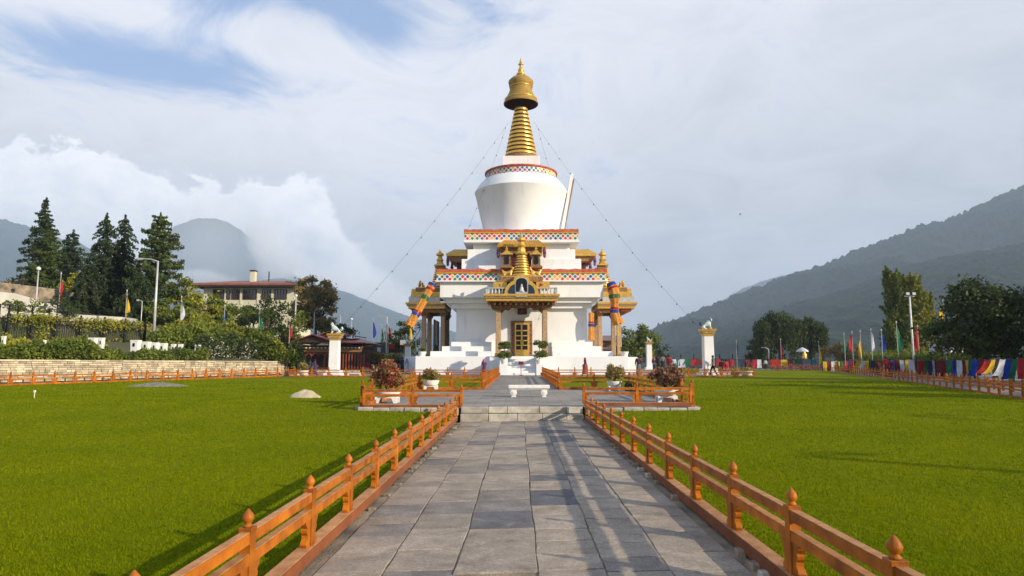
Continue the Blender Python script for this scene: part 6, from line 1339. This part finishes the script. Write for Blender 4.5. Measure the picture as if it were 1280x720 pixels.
it = [(1018, 6, 1.0, 0, TEAL), (1010, 7, 1.0, 0, TEAL), (1003, 5, .9, 0, BLU), (996, 6, .9, 0, GRN), (988, 6, .9, 0, MAR), (980, 8, 1.1, 0, YEL), (972, 6, 1.0, 0, RED), (966, 6, 1.0, 0, RED), (949, 5, 1.2, 0, WHT), (943, 5, 1.2, 0, RED), (936, 4, 1.1, 0, MAR), (928, 5, 1, 0, NAV), (915, 5, 1, 0, RED)]
cloth_string((1026, 98), (912, 98), Z(449.5, 98), it, 'distant string of cloths between the right lion pillar and the willows')
cloth_string((905, 100), (838, 100), Z(449, 100), [(898, 5, .9, 0, RED), (874, 7, .9, 0, MAR), (867, 6, .9, 0, RED), (860, 7, .9, -.3, GRN), (852, 8, 1.2, 0, WHT), (845, 9, 1.0, 0, TEAL), (838, 6, 1.0, 0, TEAL)], 'distant string of teal and white cloths left of the right lion pillar')
bf = empty('iron_fence', (X(835, 104), 104, .85), 0, 'black iron fence at the far edge of the plaza', 'fence'); o_ = Vector(bf.location); L = X(1030, 104)-o_.x
for z in (.3, 1.5): MB().bar((0, 0, z), (L, 0, z), .05, .05).build('rail', METALD, bf)
for k in range(13): MB().box(-.06, -.06, 0, .06, .06, 2.3).build('post', METALD, bf, loc=(k*L/12, 0, 0))
me = MB().box(-.015, -.015, .1, .015, .015, 1.6).mesh('picket', METALD)
for k in range(130): link('picket', me, bf, (k*L/130, 0, 0))
# flower bed edging right
for px, Y, w, h, m_, lab in ((868, 66, 6.0, .45, LEAF_YL, 'flower bed with orange-yellow plants left of the right pillar'), (1005, 90, 9.0, .6, LEAF_BUSH, 'bed of rust and orange plants below the golden figure'), (915, 64, 3.6, .5, LEAF_BUSH2, 'small bed of rusty plants right of the right pillar')):
    c = (X(px, Y), Y, pz(Y)); o = leafmesh('flower_bed', np.stack([c[0]+(rg.random(1500)-.5)*w, c[1]+(rg.random(1500)-.5)*1.5, c[2]+rg.random(1500)**.7*h*(1+.4*np.sin(rg.random(1500)*9))], 1), .16, m_); tag(o, lab, 'flower bed', kind='stuff')
# small golden figure under a white parasol
gs = empty('statue', (X(1006, 93), 93, pz(93)), 0, 'small golden figure on a pedestal under a white parasol', 'statue'); gz = Z(449, 93)-pz(93)
MB().box(-.5, -.5, 0, .5, .5, gz).build('pedestal', BLUEP, gs); me = skin_mesh('figure', [(0, 0, gz+.05), (0, 0, gz+.35), (0, 0, gz+.7), (0, 0, gz+.95), (0, 0, gz+1.15), (-.35, -.1, gz+.1), (.35, -.1, gz+.1), (-.3, -.1, gz+.5), (.3, -.1, gz+.5)], [(0, 1), (1, 2), (2, 3), (3, 4), (0, 5), (0, 6), (2, 7), (2, 8)], [.35, .25, .22, .12, .13, .15, .15, .08, .08], GOLD2); link('figure', me, gs)
par = empty('parasol', (X(1006, 93), 93.6, pz(93)), 0, 'white parasol over the small golden figure', 'parasol'); zt3 = Z(434, 93)-pz(93); MB().tube([(0, 0, 0), (0, 0, zt3)], .04, 6).build('pole', METAL, par)
m = MB(); m.lathe([(0, zt3), (.35, zt3-.15), (.75, zt3-.45), (.80, zt3-.62), (.76, zt3-.60), (.3, zt3-.2), (0, zt3-.05)], 16, cap=False); m.build('canopy', WHT, par)
# ================================================================== people
vs = [(731.5, 60.5, 22, -PI/2, 'walk', NAV, RUS, 'woman in red headscarf, navy jacket and rust skirt walking left before the stupa', True, 'scarf', RED, None),
 (605, 61.5, 20, .3, 'stand', PUR, PUR, 'woman in purple with pink scarf beside the stupa stair', True, 'scarf', PNK, None),
 (798, 59.5, 25, PI, 'stand', MAR, GRY, 'person in maroon top and grey skirt seen from behind right of the stupa', True, 'hair', HAIR, NAV),
 (891.5, 56.9, 26, -PI/2, 'walk', GRY, BLK, 'walker in grey top and black shorts passing the right lion pillar', False, 'hair', HAIR, None),
 (903, 60.5, 21, 2.6, 'sit', MAR, MAR, 'seated person in maroon just right of the pillar walker', True, 'hair', HAIR, None),
 (908, 61.5, 20, -2.4, 'sit', RED, NAV, 'seated person in red top and dark trousers near the right pillar', False, 'hair', HAIR, None),
 (817.5, 77, 19, .5, 'stand', NAV, NAV, 'leftmost person of the crowd behind the maroon bush, in navy', False, 'scarf', ORANGE, None),
 (823, 76, 21, PI, 'stand', BLK, BLK, 'person in black in the crowd behind the maroon bush', True, 'hair', HAIR, None),
 (828.5, 75, 22, PI, 'stand', GRY, BLK, 'tall person in grey coat in the crowd behind the maroon bush', True, 'hair', HAIR, None),
 (836.5, 72, 22, PI, 'stand', RED, MAR, 'person in bright red in the crowd behind the maroon bush', True, 'hair', HAIR, MAR),
 (842.5, 78, 18, 0, 'stand', WHT, NAV, 'rightmost person of the crowd, in white', False, 'hair', HAIR, None),
 (387.5, 62, 19, PI, 'stand', NAV, BLK, 'person in navy, left of two by the left pillar', True, 'hair', HAIR, None),
 (393.5, 61, 20, PI/2, 'walk', PUR, NAV, 'person in dull purple, right of two by the left pillar', True, 'hair', HAIR, None),
 (459.5, 72, 15, 0, 'sit', RED, WHT, 'seated person in red top and white trousers left of the stupa', False, 'hair', HAIR, None),
 (468, 71, 18, .4, 'sit', BLK, WHT, 'seated person in black beside the seated one in red', False, 'hair', HAIR, None),
 (497, 74, 18, 0, 'stand', BLK, NAV, 'person in black behind the rust-red bush', False, 'hair', HAIR, None),
 (503, 73, 19, PI, 'stand', NAV, BLK, 'person in dark blue near the left end of the stupa base', True, 'hair', HAIR, None),
 (508.5, 71, 18, -.5, 'stand', LBL, WHT, 'person in light blue with pink scarf at the left end of the stupa base', True, 'scarf', PNK, None),
 (1107.5, 56, 25, .2, 'stand', RED, MAR, 'monk in red and maroon robes walking behind the right fence', True, 'hair', HAIR, None),
 (1112, 57, 22, .2, 'stand', MAR, MAR, 'monk in dark maroon robes right of the red-robed one', True, 'hair', HAIR, None),
 (1097.5, 60, 19, -.4, 'stand', MAR, BLK, 'person in maroon left of the two monks', True, 'hair', HAIR, None),
 (1052.5, 85, 14, PI, 'stand', BLK, BLK, 'distant person in black behind the far right fence', False, 'hair', HAIR, None),
 (1045.5, 86, 14, 0, 'stand', WHT, NAV, 'distant person in white behind the far right fence', False, 'hair', HAIR, None),
 (1036, 88, 13, 0, 'stand', PUR, BLK, 'distant person in purple near the yellow flag', True, 'hair', HAIR, None),
 (957, 94, 13, 0, 'stand', WHT, BLK, 'distant person in white by the low street lamp', False, 'hair', HAIR, None),
 (932.5, 90, 14, PI, 'stand', MAR, BLK, 'distant person in maroon right of the dark flag', True, 'hair', HAIR, None)]
for px, Y, hp_, rz, kd, tp, bt, lab, sk, hd__, hm, bg__ in vs: person(px, Y, hp_, rz, kd, tp, bt, lab, skirt=sk, head=hd__, headm=hm, bag=bg__)
for px, Y, lab in ((459.5, 72.25, 'bench block under the seated person in red left of the stupa'), (468, 71.25, 'bench block under the seated person in black'), (903, 60.2, 'bench block under the seated person in maroon by the right pillar'), (908, 61.2, 'bench block under the seated person in red by the right pillar')):
    t = empty('seat_block', (X(px, Y), Y, pz(Y)), 0, lab, 'seat', 'seat blocks'); MB().box(-.3, -.15, 0, .3, .45, .33).build('block', STONE, t, bev=.02); MB().box(-.32, -.17, .33, .32, .47, .36).build('top', STONE, t)
# ---- a bird
bd = empty('bird', at(925, 268, 160), 0, 'small dark bird gliding in the sky right of the stupa', 'bird')
MB().lathe([(0, -.3), (.08, -.1), (.07, .15), (0, .35)], 6, cap=False).build('body', BLK, bd).rotation_euler = (0, PI/2, 0)
for s in (-1, 1): m = MB(); m.add([(.08, 0, .02), (-.12, 0, .02), (-.05, s*.6, .25), (.02, s*.6, .25), (.08, 0, 0), (-.12, 0, 0), (-.05, s*.6, .23), (.02, s*.6, .23)], [(0, 1, 2, 3), (7, 6, 5, 4), (0, 3, 7, 4), (1, 0, 4, 5), (2, 1, 5, 6), (3, 2, 6, 7)]); m.build('wing', BLK, bd)
HAZE_D = .00018
# ================================================================== air
hz = MB().box(-7000, -60, -30, 7000, 5700, 950)
m = bpy.data.materials.new('thin_haze'); m.use_nodes = True; N, Lk = nodes_of(m.node_tree)
o_ = N('ShaderNodeOutputMaterial'); v_ = N('ShaderNodeVolumePrincipled'); v_.inputs['Density'].default_value = HAZE_D; v_.inputs['Color'].default_value = (.72, .85, 1.0, 1); v_.inputs['Anisotropy'].default_value = .2
Lk(v_.outputs[0], o_.inputs['Volume'])
o = hz.build('haze', m); tag(o, kind='stuff'); o['label'] = 'thin blue valley haze fading the far mountains'
# ---- valley cloud lying against the far peak, beyond the haze
cy0, cy1 = 5900., 6900.; cxa, cxb = X(100, 6400), X(660, 6400); czt = Z(205, 6400)
cm = bpy.data.materials.new('cloud_vapour'); cm.use_nodes = True; N, Lk = nodes_of(cm.node_tree); M = lambda op, a, b=None, c=False: math_node(N, Lk, op, a, b, c)
o2 = N('ShaderNodeOutputMaterial'); v2 = N('ShaderNodeVolumePrincipled'); v2.inputs['Color'].default_value = (1, 1, 1, 1); v2.inputs['Anisotropy'].default_value = .0
tc = N('ShaderNodeTexCoord'); sp = N('ShaderNodeSeparateXYZ'); Lk(tc.outputs['Object'], sp.inputs[0]); gx, gy, gz = sp.outputs
def G(px, py, sx, sz, amp):
    a = M('DIVIDE', M('SUBTRACT', gx, X(px, 6400)), sx*7.5); b = M('DIVIDE', M('SUBTRACT', gz, Z(py, 6400)), sz*7.5); c = M('DIVIDE', M('SUBTRACT', gy, 6400), 330)
    return M('MULTIPLY', M('EXPONENT', M('MULTIPLY', M('ADD', M('ADD', M('MULTIPLY', a, a), M('MULTIPLY', b, b)), M('MULTIPLY', c, c)), -1.0)), amp)
tot = None
for g in ((326, 305, 24, 38, 1.0), (352, 335, 42, 26, .9), (235, 347, 70, 13, .8), (150, 330, 35, 20, .6), (400, 352, 42, 20, .75)): tot = G(*g) if tot is None else M('MAXIMUM', tot, G(*g))
def nz(s, d, r): n = N('ShaderNodeTexNoise'); n.inputs['Scale'].default_value = s; n.inputs['Detail'].default_value = d; n.inputs['Roughness'].default_value = r; Lk(tc.outputs['Object'], n.inputs['Vector']); return n.outputs['Fac']
dn = M('ADD', M('SUBTRACT', tot, .42), M('MULTIPLY', M('SUBTRACT', nz(.0042, 7, .6), .5), 1.5))
Lk(M('ADD', M('MULTIPLY', M('MULTIPLY', dn, 3.0, True), .0075), M('ADD', G(258, 305, 60, 50, .0013), G(450, 385, 80, 30, .0022))), v2.inputs['Density']); Lk(v2.outputs[0], o2.inputs['Volume'])
cl = MB().box(cxa, cy0, -20, cxb, cy1, czt).build('cloud', cm); tag(cl, 'white valley cloud around the far left peak', 'cloud', kind='stuff')
cm.cycles.volume_step_rate = .35
S.cycles.volume_bounces = 5; S.cycles.max_bounces = 7; S.cycles.diffuse_bounces = 3; S.cycles.transparent_max_bounces = 8
